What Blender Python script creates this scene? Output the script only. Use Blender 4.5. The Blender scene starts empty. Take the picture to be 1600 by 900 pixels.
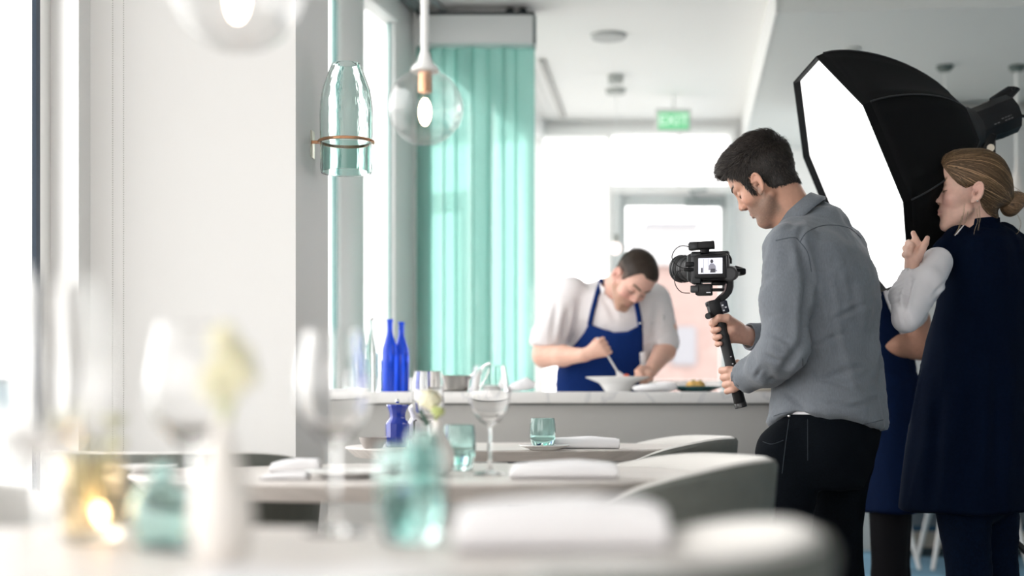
import bpy, bmesh, math, random
import numpy as np
from mathutils import Vector, Matrix, noise as mnoise
random.seed(7)
rng = np.random.default_rng(7)
PI = math.pi
SC = bpy.context.scene
COL = SC.collection

# ---------------------------------------------------------------- camera, world, lights
HOR, EYE, FPX = 632.0, 0.885, 2222.0          # horizon row, eye height, focal length in px (1600 wide)
cam_d = bpy.data.cameras.new('camera')
cam_d.sensor_width = 36.0
cam_d.lens = 36.0 * FPX / 1600.0
cam_d.shift_y = (HOR - 450.0) / 1600.0
cam_d.clip_start = 0.05
cam_d.clip_end = 300
cam_d.dof.use_dof = True
cam_d.dof.focus_distance = 4.03
cam_d.dof.aperture_fstop = 1.55
cam_d.dof.aperture_blades = 0
cam = bpy.data.objects.new('camera', cam_d)
cam.location = (0, 0, EYE)
cam.rotation_euler = (PI / 2, 0, 0)
COL.objects.link(cam)
SC.camera = cam

SC.view_settings.view_transform = 'Standard'
SC.view_settings.look = 'None'
SC.view_settings.exposure = 1.55
SC.view_settings.gamma = 1.0
SC.view_settings.use_curve_mapping = False

world = bpy.data.worlds.new('overcast_sky')
SC.world = world
world.use_nodes = True
wn = world.node_tree
for n in list(wn.nodes): wn.nodes.remove(n)
w_out = wn.nodes.new('ShaderNodeOutputWorld')
w_bg = wn.nodes.new('ShaderNodeBackground')
w_tc = wn.nodes.new('ShaderNodeTexCoord')
w_sep = wn.nodes.new('ShaderNodeSeparateXYZ')
w_ramp = wn.nodes.new('ShaderNodeValToRGB')
w_ramp.color_ramp.elements[0].position = 0.0
w_ramp.color_ramp.elements[0].color = (1.0, 0.955, 0.94, 1)
w_ramp.color_ramp.elements[1].position = 0.8
w_ramp.color_ramp.elements[1].color = (1.0, 0.965, 0.96, 1)
wn.links.new(w_tc.outputs['Generated'], w_sep.inputs[0])
wn.links.new(w_sep.outputs['Z'], w_ramp.inputs[0])
wn.links.new(w_ramp.outputs[0], w_bg.inputs[0])
w_bg.inputs[1].default_value = 1.9
wn.links.new(w_bg.outputs[0], w_out.inputs[0])

SC.cycles.max_bounces = 10
SC.cycles.diffuse_bounces = 4
SC.cycles.glossy_bounces = 4
SC.cycles.transmission_bounces = 10
SC.cycles.transparent_max_bounces = 12
SC.cycles.sample_clamp_indirect = 4.0
SC.cycles.caustics_reflective = False
SC.cycles.caustics_refractive = True
SC.cycles.use_denoising = True

# ---------------------------------------------------------------- helpers
def P(px, py, d):
    """photograph pixel at depth d -> world point"""
    return Vector(((px - 800.0) * d / FPX, d, EYE + (HOR - py) * d / FPX))

def V(*a): return Vector(a)

def tag(o, label=None, cat=None, group=None, kind=None):
    if label: o['label'] = label
    if cat: o['category'] = cat
    if group: o['group'] = group
    if kind: o['kind'] = kind
    return o

def empty(name, loc=(0, 0, 0), rz=0.0, label=None, cat=None, group=None, kind=None):
    o = bpy.data.objects.new(name, None)
    o.empty_display_size = 0.05
    o.location = loc
    o.rotation_euler = (0, 0, rz)
    COL.objects.link(o)
    return tag(o, label, cat, group, kind)

_mats = {}
def mat(name, color=(0.8, 0.8, 0.8), rough=0.5, metal=0.0, spec=0.5, trans=0.0, ior=1.45, emis=None, estr=0.0,
        noise=None, bump=None, sheen=0.0, sss=0.0, alpha=1.0, coat=0.0, vcol=False, vmix=1.0):
    """noise=(scale, amount, stretch)  bump=(scale, strength, distance, stretch)"""
    if name in _mats: return _mats[name]
    m = bpy.data.materials.new(name)
    m.use_nodes = True
    nt = m.node_tree
    b = nt.nodes['Principled BSDF']
    b.inputs['Base Color'].default_value = (*color, 1)
    b.inputs['Roughness'].default_value = rough
    b.inputs['Metallic'].default_value = metal
    b.inputs['Specular IOR Level'].default_value = spec
    b.inputs['Transmission Weight'].default_value = trans
    b.inputs['IOR'].default_value = ior
    b.inputs['Sheen Weight'].default_value = sheen
    b.inputs['Coat Weight'].default_value = coat
    b.inputs['Alpha'].default_value = alpha
    if sss:
        b.inputs['Subsurface Weight'].default_value = sss
        b.inputs['Subsurface Radius'].default_value = (0.012, 0.005, 0.003)
        b.inputs['Subsurface Scale'].default_value = 0.6
    if emis:
        b.inputs['Emission Color'].default_value = (*emis, 1)
        b.inputs['Emission Strength'].default_value = estr
    src = None
    if vcol:
        a = nt.nodes.new('ShaderNodeVertexColor'); a.layer_name = 'Col'
        src = a.outputs[0]
    tc = None
    def coords(stretch):
        nonlocal tc
        if tc is None: tc = nt.nodes.new('ShaderNodeTexCoord')
        mp = nt.nodes.new('ShaderNodeMapping')
        mp.inputs['Scale'].default_value = stretch
        nt.links.new(tc.outputs['Object'], mp.inputs[0])
        return mp.outputs[0]
    if noise:
        sc_, amt, st = (list(noise) + [(1, 1, 1)])[:3]
        n = nt.nodes.new('ShaderNodeTexNoise'); n.inputs['Scale'].default_value = sc_
        n.inputs['Detail'].default_value = 6
        nt.links.new(coords(st), n.inputs['Vector'])
        mr = nt.nodes.new('ShaderNodeMapRange')
        mr.inputs[1].default_value = 0.3; mr.inputs[2].default_value = 0.7
        mr.inputs[3].default_value = 1 - amt; mr.inputs[4].default_value = 1 + amt
        nt.links.new(n.outputs['Fac'], mr.inputs[0])
        mx = nt.nodes.new('ShaderNodeMix'); mx.data_type = 'RGBA'; mx.blend_type = 'MULTIPLY'
        mx.inputs[0].default_value = 1.0
        if src: nt.links.new(src, mx.inputs[6])
        else: mx.inputs[6].default_value = (*color, 1)
        nt.links.new(mr.outputs[0], mx.inputs[7])
        src = mx.outputs[2]
    if src: nt.links.new(src, b.inputs['Base Color'])
    if bump:
        sc_, strg, dist, st = (list(bump) + [(1, 1, 1)])[:4]
        n = nt.nodes.new('ShaderNodeTexNoise'); n.inputs['Scale'].default_value = sc_
        n.inputs['Detail'].default_value = 5
        nt.links.new(coords(st), n.inputs['Vector'])
        bp = nt.nodes.new('ShaderNodeBump')
        bp.inputs['Strength'].default_value = strg; bp.inputs['Distance'].default_value = dist
        nt.links.new(n.outputs['Fac'], bp.inputs['Height'])
        nt.links.new(bp.outputs[0], b.inputs['Normal'])
    _mats[name] = m
    return m

def thin_glass(name, tint=(0.97, 1.0, 0.99), gloss=0.08):
    if name in _mats: return _mats[name]
    m = bpy.data.materials.new(name); m.use_nodes = True
    nt = m.node_tree
    for n in list(nt.nodes): nt.nodes.remove(n)
    o = nt.nodes.new('ShaderNodeOutputMaterial')
    t = nt.nodes.new('ShaderNodeBsdfTransparent'); t.inputs[0].default_value = (*tint, 1)
    g = nt.nodes.new('ShaderNodeBsdfGlossy'); g.inputs['Roughness'].default_value = 0.02
    lw = nt.nodes.new('ShaderNodeLayerWeight'); lw.inputs[0].default_value = 0.35
    ml = nt.nodes.new('ShaderNodeMath'); ml.operation = 'MULTIPLY_ADD'
    ml.inputs[1].default_value = 0.55; ml.inputs[2].default_value = gloss
    nt.links.new(lw.outputs['Facing'], ml.inputs[0])
    mx = nt.nodes.new('ShaderNodeMixShader')
    nt.links.new(ml.outputs[0], mx.inputs[0]); nt.links.new(t.outputs[0], mx.inputs[1]); nt.links.new(g.outputs[0], mx.inputs[2])
    nt.links.new(mx.outputs[0], o.inputs[0])
    _mats[name] = m
    return m

class G:
    """collects shapes, builds ONE mesh object"""
    def __init__(s): s.v = []; s.f = []
    def add(s, vs, fs):
        o = len(s.v); s.v += [tuple(v) for v in vs]; s.f += [tuple(i + o for i in f) for f in fs]; return s
    def box(s, c, size, rot=None, bev=0.0, seg=2):
        hx, hy, hz = size[0] / 2, size[1] / 2, size[2] / 2
        bm = bmesh.new()
        bmesh.ops.create_cube(bm, size=1.0)
        for v in bm.verts: v.co = Vector((v.co.x * size[0], v.co.y * size[1], v.co.z * size[2]))
        if bev > 0:
            b = min(bev, hx * .98, hy * .98, hz * .98)
            bmesh.ops.bevel(bm, geom=list(bm.edges), offset=b, segments=seg, profile=0.5, affect='EDGES')
        R = rot if rot is not None else Matrix.Identity(3)
        bm.verts.index_update()
        vs = [R @ v.co + Vector(c) for v in bm.verts]
        fs = [[v.index for v in f.verts] for f in bm.faces]
        bm.free()
        return s.add(vs, fs)
    def bb(s, x0, x1, y0, y1, z0, z1, bev=0.0):
        return s.box(((x0 + x1) / 2, (y0 + y1) / 2, (z0 + z1) / 2), (x1 - x0, y1 - y0, z1 - z0), bev=bev)
    def lathe(s, prof, c=(0, 0, 0), seg=32, R=None, wob=None):
        vs = []; fs = []; rings = []
        R = R if R is not None else Matrix.Identity(3)
        for i, (r, z) in enumerate(prof):
            if r <= 1e-6:
                rings.append([len(vs)]); vs.append(R @ Vector((0, 0, z)) + Vector(c))
            else:
                ring = []
                for k in range(seg):
                    a = 2 * PI * k / seg
                    rr = r * (1 + (wob(a, z) if wob else 0))
                    ring.append(len(vs)); vs.append(R @ Vector((rr * math.cos(a), rr * math.sin(a), z)) + Vector(c))
                rings.append(ring)
        for a, b in zip(rings, rings[1:]):
            if len(a) == 1 and len(b) == 1: continue
            for k in range(seg):
                k2 = (k + 1) % seg
                if len(a) == 1: fs.append((a[0], b[k2], b[k]))
                elif len(b) == 1: fs.append((a[k], a[k2], b[0]))
                else: fs.append((a[k], a[k2], b[k2], b[k]))
        return s.add(vs, fs)
    def tube(s, pts, r, seg=8, caps=True, closed=False, flat=1.0, up=None):
        pts = [Vector(p) for p in pts]
        n = len(pts)
        rs = r if hasattr(r, '__len__') else [r] * n
        vs = []; fs = []
        prev = None
        for i, p in enumerate(pts):
            if closed: t = pts[(i + 1) % n] - pts[i - 1]
            else: t = (pts[min(i + 1, n - 1)] - pts[max(i - 1, 0)])
            if t.length < 1e-9: t = Vector((0, 0, 1))
            t.normalize()
            if prev is None:
                ref = Vector(up) if up is not None else (Vector((0, 0, 1)) if abs(t.z) < 0.9 else Vector((1, 0, 0)))
                a = (ref - t * ref.dot(t)).normalized()
            else:
                a = prev - t * prev.dot(t)
                a = a.normalized() if a.length > 1e-6 else prev
            prev = a
            b = t.cross(a)
            for k in range(seg):
                w = 2 * PI * k / seg
                vs.append(p + (a * math.cos(w) + b * math.sin(w) * flat) * rs[i])
        m = n if closed else n - 1
        for i in range(m):
            j = (i + 1) % n
            for k in range(seg):
                k2 = (k + 1) % seg
                fs.append((i * seg + k, i * seg + k2, j * seg + k2, j * seg + k))
        if caps and not closed:
            fs.append(tuple(range(seg))[::-1]); fs.append(tuple((n - 1) * seg + k for k in range(seg)))
        return s.add(vs, fs)
    def cyl(s, a, b, r0, r1=None, seg=20):
        return s.tube([a, b], [r0, r0 if r1 is None else r1], seg)
    def ball(s, c, r, seg=14, rings=8):
        rx = r if hasattr(r, '__len__') else (r, r, r)
        prof = [(math.sin(PI * i / rings), -math.cos(PI * i / rings)) for i in range(rings + 1)]
        prof[0] = (0, -1); prof[-1] = (0, 1)
        g = G().lathe(prof, (0, 0, 0), seg)
        return s.add([(v[0] * rx[0] + c[0], v[1] * rx[1] + c[1], v[2] * rx[2] + c[2]) for v in g.v], g.f)
    def loft(s, rings, cap=True, closed=True):
        """rings: list of lists of points (same count)"""
        n = len(rings[0]); vs = [p for r in rings for p in r]; fs = []
        for i in range(len(rings) - 1):
            for k in range(n if closed else n - 1):
                k2 = (k + 1) % n
                fs.append((i * n + k, i * n + k2, (i + 1) * n + k2, (i + 1) * n + k))
        if cap:
            fs.append(tuple(range(n))[::-1]); fs.append(tuple((len(rings) - 1) * n + k for k in range(n)))
        return s.add(vs, fs)
    def prism(s, poly, depth, R=None, c=(0, 0, 0)):
        """poly in local XZ, extruded along local Y by +-depth/2"""
        R = R if R is not None else Matrix.Identity(3)
        a = [R @ Vector((x, -depth / 2, z)) + Vector(c) for x, z in poly]
        b = [R @ Vector((x, depth / 2, z)) + Vector(c) for x, z in poly]
        n = len(poly)
        fs = [tuple(range(n)), tuple(range(2 * n - 1, n - 1, -1))]
        fs += [(k, n + k, n + (k + 1) % n, (k + 1) % n) for k in range(n)]
        return s.add(a + b, fs)
    def obj(s, name, m, parent=None, smooth=35, label=None, cat=None, group=None, kind=None, local=False, fixn=True):
        vs = s.v
        if parent is not None and not local:
            off = world_loc(parent); rz = world_rz(parent)
            ca, sa = math.cos(-rz), math.sin(-rz)
            vs = [((v[0] - off[0]) * ca - (v[1] - off[1]) * sa, (v[0] - off[0]) * sa + (v[1] - off[1]) * ca, v[2] - off[2]) for v in vs]
        me = bpy.data.meshes.new(name)
        me.from_pydata([tuple(v) for v in vs], [], s.f)
        if fixn:
            bm = bmesh.new(); bm.from_mesh(me)
            bmesh.ops.recalc_face_normals(bm, faces=bm.faces); bm.to_mesh(me); bm.free()
        if smooth:
            me.polygons.foreach_set('use_smooth', [True] * len(me.polygons))
            me.set_sharp_from_angle(angle=math.radians(smooth))
        me.materials.append(m)
        me.update()
        o = bpy.data.objects.new(name, me)
        COL.objects.link(o)
        if parent is not None: o.parent = parent
        return tag(o, label, cat, group, kind)

def world_loc(o):
    p = Vector((0, 0, 0)); chain = []
    while o is not None: chain.append(o); o = o.parent
    M = Matrix.Identity(4)
    for q in reversed(chain): M = M @ Matrix.Translation(q.location) @ Matrix.Rotation(q.rotation_euler.z, 4, 'Z')
    return M.translation
def world_rz(o):
    a = 0
    while o is not None: a += o.rotation_euler.z; o = o.parent
    return a

def copy_tree(o, parent=None):
    c = o.copy(); COL.objects.link(c); c.parent = parent
    for ch in list(o.children):
        if ch.name in bpy.data.objects: copy_tree(ch, c)
    return c

def rot_z(a): return Matrix.Rotation(a, 3, 'Z')
def rot_to(zaxis, xhint=(1, 0, 0)):
    z = Vector(zaxis).normalized(); x = Vector(xhint); x = (x - z * x.dot(z)).normalized(); y = z.cross(x)
    return Matrix((x, y, z)).transposed()

U = Vector((0.1167, 0.9932, 0))           # long axis of the dining room
UR = Matrix(((U.y, U.x, 0), (-U.x, U.y, 0), (0, 0, 1)))   # local y -> U
FV = Vector((0.2419, 0.9703, 0))          # direction of the glazed facade
FA = math.atan2(FV.x, FV.y)
def fac(d, off=0.0, z=0.0):
    """point of the facade line at depth d, off = metres towards the room"""
    x = -0.65 + 0.2493 * (d - 6.75)
    n = Vector((FV.y, -FV.x, 0))
    return Vector((x, d, z)) + n * off
def fbox(g, d0, d1, z0, z1, o0, o1, bev=0.004):
    a = fac(d0); b = fac(d1); L = (b - a).length
    n = Vector((FV.y, -FV.x, 0))
    c = (a + b) / 2 + n * ((o0 + o1) / 2); c.z = (z0 + z1) / 2
    R = Matrix(((FV.y, FV.x, 0), (-FV.x, FV.y, 0), (0, 0, 1)))
    g.box(c, (abs(o1 - o0), L, z1 - z0), R, bev)
    return g
# ================================================================ SETTING
white = mat('white_paint', (0.86, 0.86, 0.85), 0.55, bump=(60, 0.05, 0.002))
white_gloss = mat('white_frame_paint', (0.93, 0.94, 0.93), 0.4)
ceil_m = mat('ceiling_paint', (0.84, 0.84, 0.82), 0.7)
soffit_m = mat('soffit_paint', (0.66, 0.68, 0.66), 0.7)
wall_grey = mat('light_grey_paint', (0.66, 0.67, 0.66), 0.6)
dark_metal = mat('dark_metal', (0.03, 0.035, 0.04), 0.4, 0.6)
gasket = mat('dark_blue_gasket', (0.02, 0.04, 0.07), 0.4)
carpet = mat('blue_grey_carpet', (0.13, 0.27, 0.38), 0.95, noise=(3.5, 0.35, (1, 0.5, 1)), bump=(300, 0.4, 0.004))
asphalt = mat('pale_paving', (0.55, 0.55, 0.54), 0.9, noise=(2, 0.15))
glass_win = thin_glass('window_glass', (0.98, 0.99, 0.985), 0.03)
glass_edge = mat('glass_edge_teal', (0.45, 0.74, 0.72), 0.1, trans=0.5)
steel = mat('brushed_steel', (0.62, 0.62, 0.60), 0.3, 1.0)

CEIL = 2.9
DW = 10.1     # depth of the door wall

wood_floor = mat('oak_floor_warm_bounce', (0.50, 0.45, 0.40), 0.5, noise=(3, .12, (6, .6, 1)))  # unseen floor made pale oak to warm the light it bounces
def slab(pts, z0, z1):
    n = len(pts)
    return G().add([(x, y, z0) for x, y in pts] + [(x, y, z1) for x, y in pts], [tuple(range(n))[::-1], tuple(range(n, 2 * n))] + [(i, (i + 1) % n, n + (i + 1) % n, n + i) for i in range(n)])
fA, fB = fac(-3.2, -.06), fac(10.3, -.06)
slab([(fA.x, -3.2), (1.35, -3.2), (1.35, 10.2), (fB.x, 10.3)], -.08, 0).obj('floor', wood_floor, kind='structure')
G().bb(1.35, 5.2, -3.2, 10.2, -0.08, 0.0).obj('floor_carpet', carpet, kind='structure')
G().bb(-60, 60, -40, 80, -0.5, -0.3).obj('ground', asphalt, kind='structure')
slab([(fA.x, -3.3), (5.2, -3.3), (5.2, 10.3), (fB.x, 10.3)], CEIL, CEIL + .1).obj('ceiling', ceil_m, kind='structure')

# dropped ceiling over the right part of the room
sx0 = lambda y: 1.23 + 0.1175 * (y - 6.59)
SOF = 2.70
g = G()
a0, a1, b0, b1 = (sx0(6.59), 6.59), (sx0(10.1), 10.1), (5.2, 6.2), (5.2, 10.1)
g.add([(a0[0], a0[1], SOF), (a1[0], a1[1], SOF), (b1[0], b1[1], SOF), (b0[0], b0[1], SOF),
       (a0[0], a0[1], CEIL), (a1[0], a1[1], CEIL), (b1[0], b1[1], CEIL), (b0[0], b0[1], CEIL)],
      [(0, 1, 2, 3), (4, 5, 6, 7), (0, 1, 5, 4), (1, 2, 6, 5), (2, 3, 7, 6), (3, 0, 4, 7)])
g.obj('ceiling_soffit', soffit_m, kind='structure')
# white side face of the dropped ceiling
g = G()
g.add([(a0[0] - .012, a0[1] - .012, SOF - .004), (a1[0] - .012, a1[1], SOF - .004), (a1[0] - .002, a1[1], SOF - .004), (a0[0] - .002, a0[1] - .012, SOF - .004),
       (a0[0] - .012, a0[1] - .012, CEIL), (a1[0] - .012, a1[1], CEIL), (a1[0] - .002, a1[1], CEIL), (a0[0] - .002, a0[1] - .012, CEIL)],
      [(0, 1, 2, 3), (4, 5, 6, 7), (0, 1, 5, 4), (1, 2, 6, 5), (2, 3, 7, 6), (3, 0, 4, 7)])
g.obj('trim_1', white, kind='structure')

# ---- right-hand back wall at 8.6 m and the unseen side wall, put in to darken the right
G().bb(1.95, 5.2, 8.62, 8.8, 0, SOF).obj('wall_back', wall_grey, kind='structure')
G().bb(1.95, 5.2, 8.5, 8.62, 2.56, 2.64, bev=.006).obj('trim_2', wall_grey, kind='structure')
G().bb(5.0, 5.2, -3.2, 10.2, 0, CEIL).obj('wall_right', wall_grey, kind='structure')

# ---- door wall (far wall), px -> x
X = lambda px: (px - 800) * DW / FPX
Z = lambda py: EYE + (HOR - py) * DW / FPX
g = G()
g.bb(X(1145), 2.4, DW, DW + .15, 0, CEIL)
g.bb(.17, X(1145), DW, DW + .15, Z(205), CEIL)
g.obj('wall_far', white, kind='structure')

w = empty('window_1', (X(840), DW, 0), kind='structure')
g = G()
g.bb(.17, .20, DW - .03, DW + .1, 0, Z(205)); g.bb(X(948), X(956), DW - .04, DW + .12, 0, Z(205))
g.bb(.17, X(956), DW - .03, DW + .1, Z(214), Z(205) + .02); g.bb(.17, X(956), DW - .03, DW + .1, 0, .12)
g.bb(.17, X(956), DW - .03, DW + .08, Z(604), Z(598))
g.obj('window_frame', white_gloss, w)
G().bb(.20, X(948), DW + .03, DW + .04, .12, Z(214)).obj('pane', glass_win, w)

w = empty('window_2', (X(955), DW, 0), kind='structure')
g = G()
g.bb(X(956), X(1148), DW - .04, DW + .1, Z(303), Z(290)); g.bb(X(1138), X(1148), DW - .04, DW + .1, Z(290), Z(205))
g.bb(X(956), X(1148), DW - .03, DW + .1, Z(210), Z(205) + .02); g.bb(X(1060), X(1063), DW - .03, DW + .1, Z(290), Z(205))
g.obj('window_frame', white_gloss, w)
G().bb(X(956), X(1138), DW + .03, DW + .04, Z(290), Z(210)).obj('pane', glass_win, w)

grey_door = mat('grey_door_frame', (0.60, 0.64, 0.64), 0.4)
w = empty('door_1', (X(1050), DW, 0), kind='structure')
g = G()
g.bb(X(957), X(970), DW - .05, DW + .1, 0, Z(303)); g.bb(X(1133), X(1147), DW - .05, DW + .1, 0, Z(303))
g.obj('door_frame', grey_door, w)
g = G()
g.bb(X(970), X(978), DW - .01, DW + .05, .02, Z(305)); g.bb(X(1126), X(1133), DW - .01, DW + .05, .02, Z(305))
g.bb(X(978), X(1126), DW - .01, DW + .05, Z(322), Z(305)); g.bb(X(978), X(1126), DW - .01, DW + .05, .02, .26)
g.obj('door_leaf', grey_door, w)
G().bb(X(978), X(1126), DW + .015, DW + .025, .26, Z(322)).obj('pane', glass_win, w)
G().bb(X(978), X(1126), DW - .06, DW - .02, Z(603), Z(595), bev=.01).obj('push_bar', steel, w)
g = G(); g.bb(X(1068), X(1126), DW - .09, DW - .03, Z(326), Z(311), bev=.01)
g.tube([(X(1085), DW - .09, Z(311)), (X(1072), DW - .2, Z(306)), (X(1100), DW - .1, Z(300))], .012, 6)
g.obj('door_closer', mat('closer_grey', (0.32, 0.36, 0.36), .4, .6), w)

# ---- glazed facade on the left
def window_unit(name, d0, d1, frames, glass, z_head=2.75):
    w = empty(name, fac(d0), kind='structure')
    g = G()
    for (a, b, o0, o1) in frames: fbox(g, a, b, 0.0, CEIL, o0, o1)
    for (a, b) in glass:
        fbox(g, a, b, z_head, CEIL, -.04, .05); fbox(g, a, b, 0.0, .12, -.04, .05)
    g.obj('window_frame', white_gloss, w)
    for (a, b) in glass:
        fbox(G(), a, b, .12, z_head, -.012, -.004, 0).obj('pane', glass_win, w)
    return w
w3 = window_unit('window_3', -3.0, 4.3,
    [(-3.19, -3.0, -.05, .06), (-.9, -.82, -.05, .06), (1.35, 1.43, -.05, .06), (3.885, 3.965, -.05, .08), (3.99, 4.30, -.05, .03)],
    [(-3.0, -.9), (-.82, 1.35), (1.43, 3.885)])
G().bb((50 - 800) * 3.84 / FPX, (56.5 - 800) * 3.84 / FPX, 3.84, 3.99, 0, CEIL).obj('gasket_strip', gasket, w3)
w4 = window_unit('window_4', 4.3, 7.3,
    [(4.3, 4.4, -.05, .06), (6.24, 6.53, -.03, .03), (6.95, 7.24, -.03, .03)],
    [(4.4, 6.24), (6.53, 6.95)])
fbox(G(), 6.20, 6.235, 0.1, CEIL, .0, .014, .002).obj('glass_edge', glass_edge, w4)
fbox(G(), 6.935, 6.948, 0.1, 2.75, .0, .008, .001).obj('glass_edge', glass_edge, w4)
w5 = window_unit('window_5', 7.3, 10.1, [(7.25, 7.32, -.05, .09), (8.6, 8.7, -.05, .05), (10.0, 10.1, -.05, .05)],
    [(7.32, 8.6), (8.7, 10.0)])
# dark shadow-gap rail where facade meets the ceiling
fbox(G(), 4.4, 7.3, CEIL - .035, CEIL - .002, .05, .10, .004).obj('trim_3', mat('grey_rail', (0.22, 0.27, 0.27), .4), kind='structure')
fbox(G(), 4.4, 7.3, CEIL - .022, CEIL - .003, .16, .19, .004).obj('trim_4', mat('grey_rail2', (0.35, 0.40, 0.40), .4), kind='structure')

# ---- the white pier
pf = 3.9
xl, xm, xr = (123 - 800) * 3.80 / FPX, (203 - 800) * pf / FPX, (462 - 800) * pf / FPX
back = Vector((xr, pf, 0)) + Vector((0.1175, 1, 0)) * .36
poly = [(xl, 3.80), (xm - .10, 3.872), (xm, pf), (xr, pf), (back.x, back.y), (-1.25, back.y), (-1.30, 3.95)]
vs = [(x, y, 0) for x, y in poly] + [(x, y, CEIL) for x, y in poly]
n = len(poly)
G().add(vs, [tuple(range(n))[::-1], tuple(range(n, 2 * n))] + [(i, (i + 1) % n, n + (i + 1) % n, n + i) for i in range(n)]
        ).obj('wall_pier', white, kind='structure', smooth=25)

# unseen wall added behind the camera, its openings sized to tune the light
g = G()
g.bb(-3.4, -2.6, -3.3, -3.2, 0, CEIL); g.bb(.2, 5.2, -3.3, -3.2, 0, CEIL)
g.bb(-2.6, .2, -3.3, -3.2, 0, .3); g.bb(-2.6, .2, -3.3, -3.2, 2.7, CEIL); g.bb(-1.3, -1.2, -3.3, -3.2, .3, 2.7)
g.obj('wall_rear_added', white, kind='structure')

# ---- outside: brick building and pale blocks beyond the door
brick_m = mat('pale_red_brick', (0.27, 0.195, 0.18), .9, noise=(6, .12))
pale_m = mat('pale_render', (0.36, 0.36, 0.37), .9)
b = empty('brick_building', (3.2, 24, -.3), label='pale pink brick building seen through the glazed door', cat='building')
s24 = 24 / FPX
G().bb((1020 - 800) * s24, (1330 - 800) * s24, 24, 29, -.3, EYE + (HOR - 412) * s24).obj('wall', brick_m, b)
g = G()
for r in range(2):
    for k in range(3):
        x0 = (1050 + 90 * k - 800) * s24; z0 = .3 + 1.15 * r
        g = G(); g.bb(x0, x0 + .4, 23.95, 24.02, z0 + .1, z0 + .75); g.obj('window_pane', mat('far_window', (.2, .2, .22), .3), b)
G().bb((1016 - 800) * s24, (1334 - 800) * s24, 23.9, 29.1, EYE + (HOR - 414) * s24, EYE + (HOR - 404) * s24).obj('parapet', pale_m, b)
b = empty('grey_block', (3, 33, -.3), label='low pale grey block rising behind the brick building', cat='building')
s33 = 33 / FPX
G().bb((1012 - 800) * s33, (1092 - 800) * s33, 33, 38, -.3, EYE + (HOR - 352) * s33).obj('wall', pale_m, b)
G().bb((1008 - 800) * s33, (1096 - 800) * s33, 32.9, 38.1, EYE + (HOR - 354) * s33, EYE + (HOR - 346) * s33).obj('parapet', mat('mid_render', (.26, .26, .28), .9), b)
b = empty('waterfront_shed', (-14, 34, -.3), label='long low pale shed outside the left window', cat='building')
G().bb(-30, -9.5, 34, 38, -.3, 1.3).obj('wall', mat('blue_grey_cladding', (.16, .22, .25), .9), b)
G().bb(-30.4, -9.1, 33.7, 38.3, 1.3, 1.5).obj('roof', pale_m, b)
# ================================================================ FURNITURE
table_m = mat('whitewashed_oak', (0.74, 0.70, 0.67), 0.45, noise=(9, .10, (1, 8, 1)), bump=(40, .1, .001, (1, 10, 1)))
table_under = mat('table_underside', (0.45, 0.42, 0.40), .6)
shell_out = mat('grey_green_leather', (0.135, 0.145, 0.13), 0.6, noise=(30, .06), bump=(180, .15, .001))
shell_in = mat('light_grey_upholstery', (0.70, 0.69, 0.665), 0.8, sheen=.2, bump=(220, .2, .001))
leg_white = mat('white_leg_paint', (0.82, 0.80, 0.78), 0.4)
marble = mat('white_marble', (0.80, 0.80, 0.79), 0.25, noise=(7, .12, (1, 1, 2)))
counter_m = mat('grey_counter_panel', (0.47, 0.47, 0.455), 0.6, noise=(4, .02))

def bake_veins():
    nt = marble.node_tree; b = nt.nodes['Principled BSDF']
    tc = nt.nodes.new('ShaderNodeTexCoord')
    n1 = nt.nodes.new('ShaderNodeTexNoise'); n1.inputs['Scale'].default_value = 3.2; n1.inputs['Detail'].default_value = 8
    n1.inputs['Distortion'].default_value = 1.5
    r = nt.nodes.new('ShaderNodeValToRGB')
    r.color_ramp.elements[0].position = .475; r.color_ramp.elements[0].color = (.84, .84, .83, 1)
    r.color_ramp.elements[1].position = .525; r.color_ramp.elements[1].color = (.84, .84, .83, 1)
    e = r.color_ramp.elements.new(.50); e.color = (.70, .71, .72, 1)
    nt.links.new(tc.outputs['Object'], n1.inputs['Vector']); nt.links.new(n1.outputs['Fac'], r.inputs[0])
    nt.links.new(r.outputs[0], b.inputs['Base Color'])
bake_veins()

# ---- open kitchen counter
CF = 5.45
CTOP = 0.885 + 20 * CF / FPX
cx0, cx1 = -1.35, (1236 - 800) * CF / FPX
c = empty('serving_counter', ((cx0 + cx1) / 2, CF + .35, 0), label='grey panelled serving counter with white marble top in front of the chef', cat='counter')
G().bb(cx0, cx1, CF, CF + .72, CTOP - .044, CTOP, bev=.003).obj('countertop', marble, c)
G().bb(cx0, cx1 - .02, CF + .03, CF + .69, .08, CTOP - .052).obj('front_panel', counter_m, c)
G().bb(cx0, cx1 - .03, CF + .032, CF + .69, CTOP - .053, CTOP - .042).obj('shadow_gap', mat('gap_grey', (.2, .21, .21), .8), c)
G().bb(cx0, cx1 - .06, CF + .08, CF + .65, 0, .082).obj('plinth', dark_metal, c)

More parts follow.
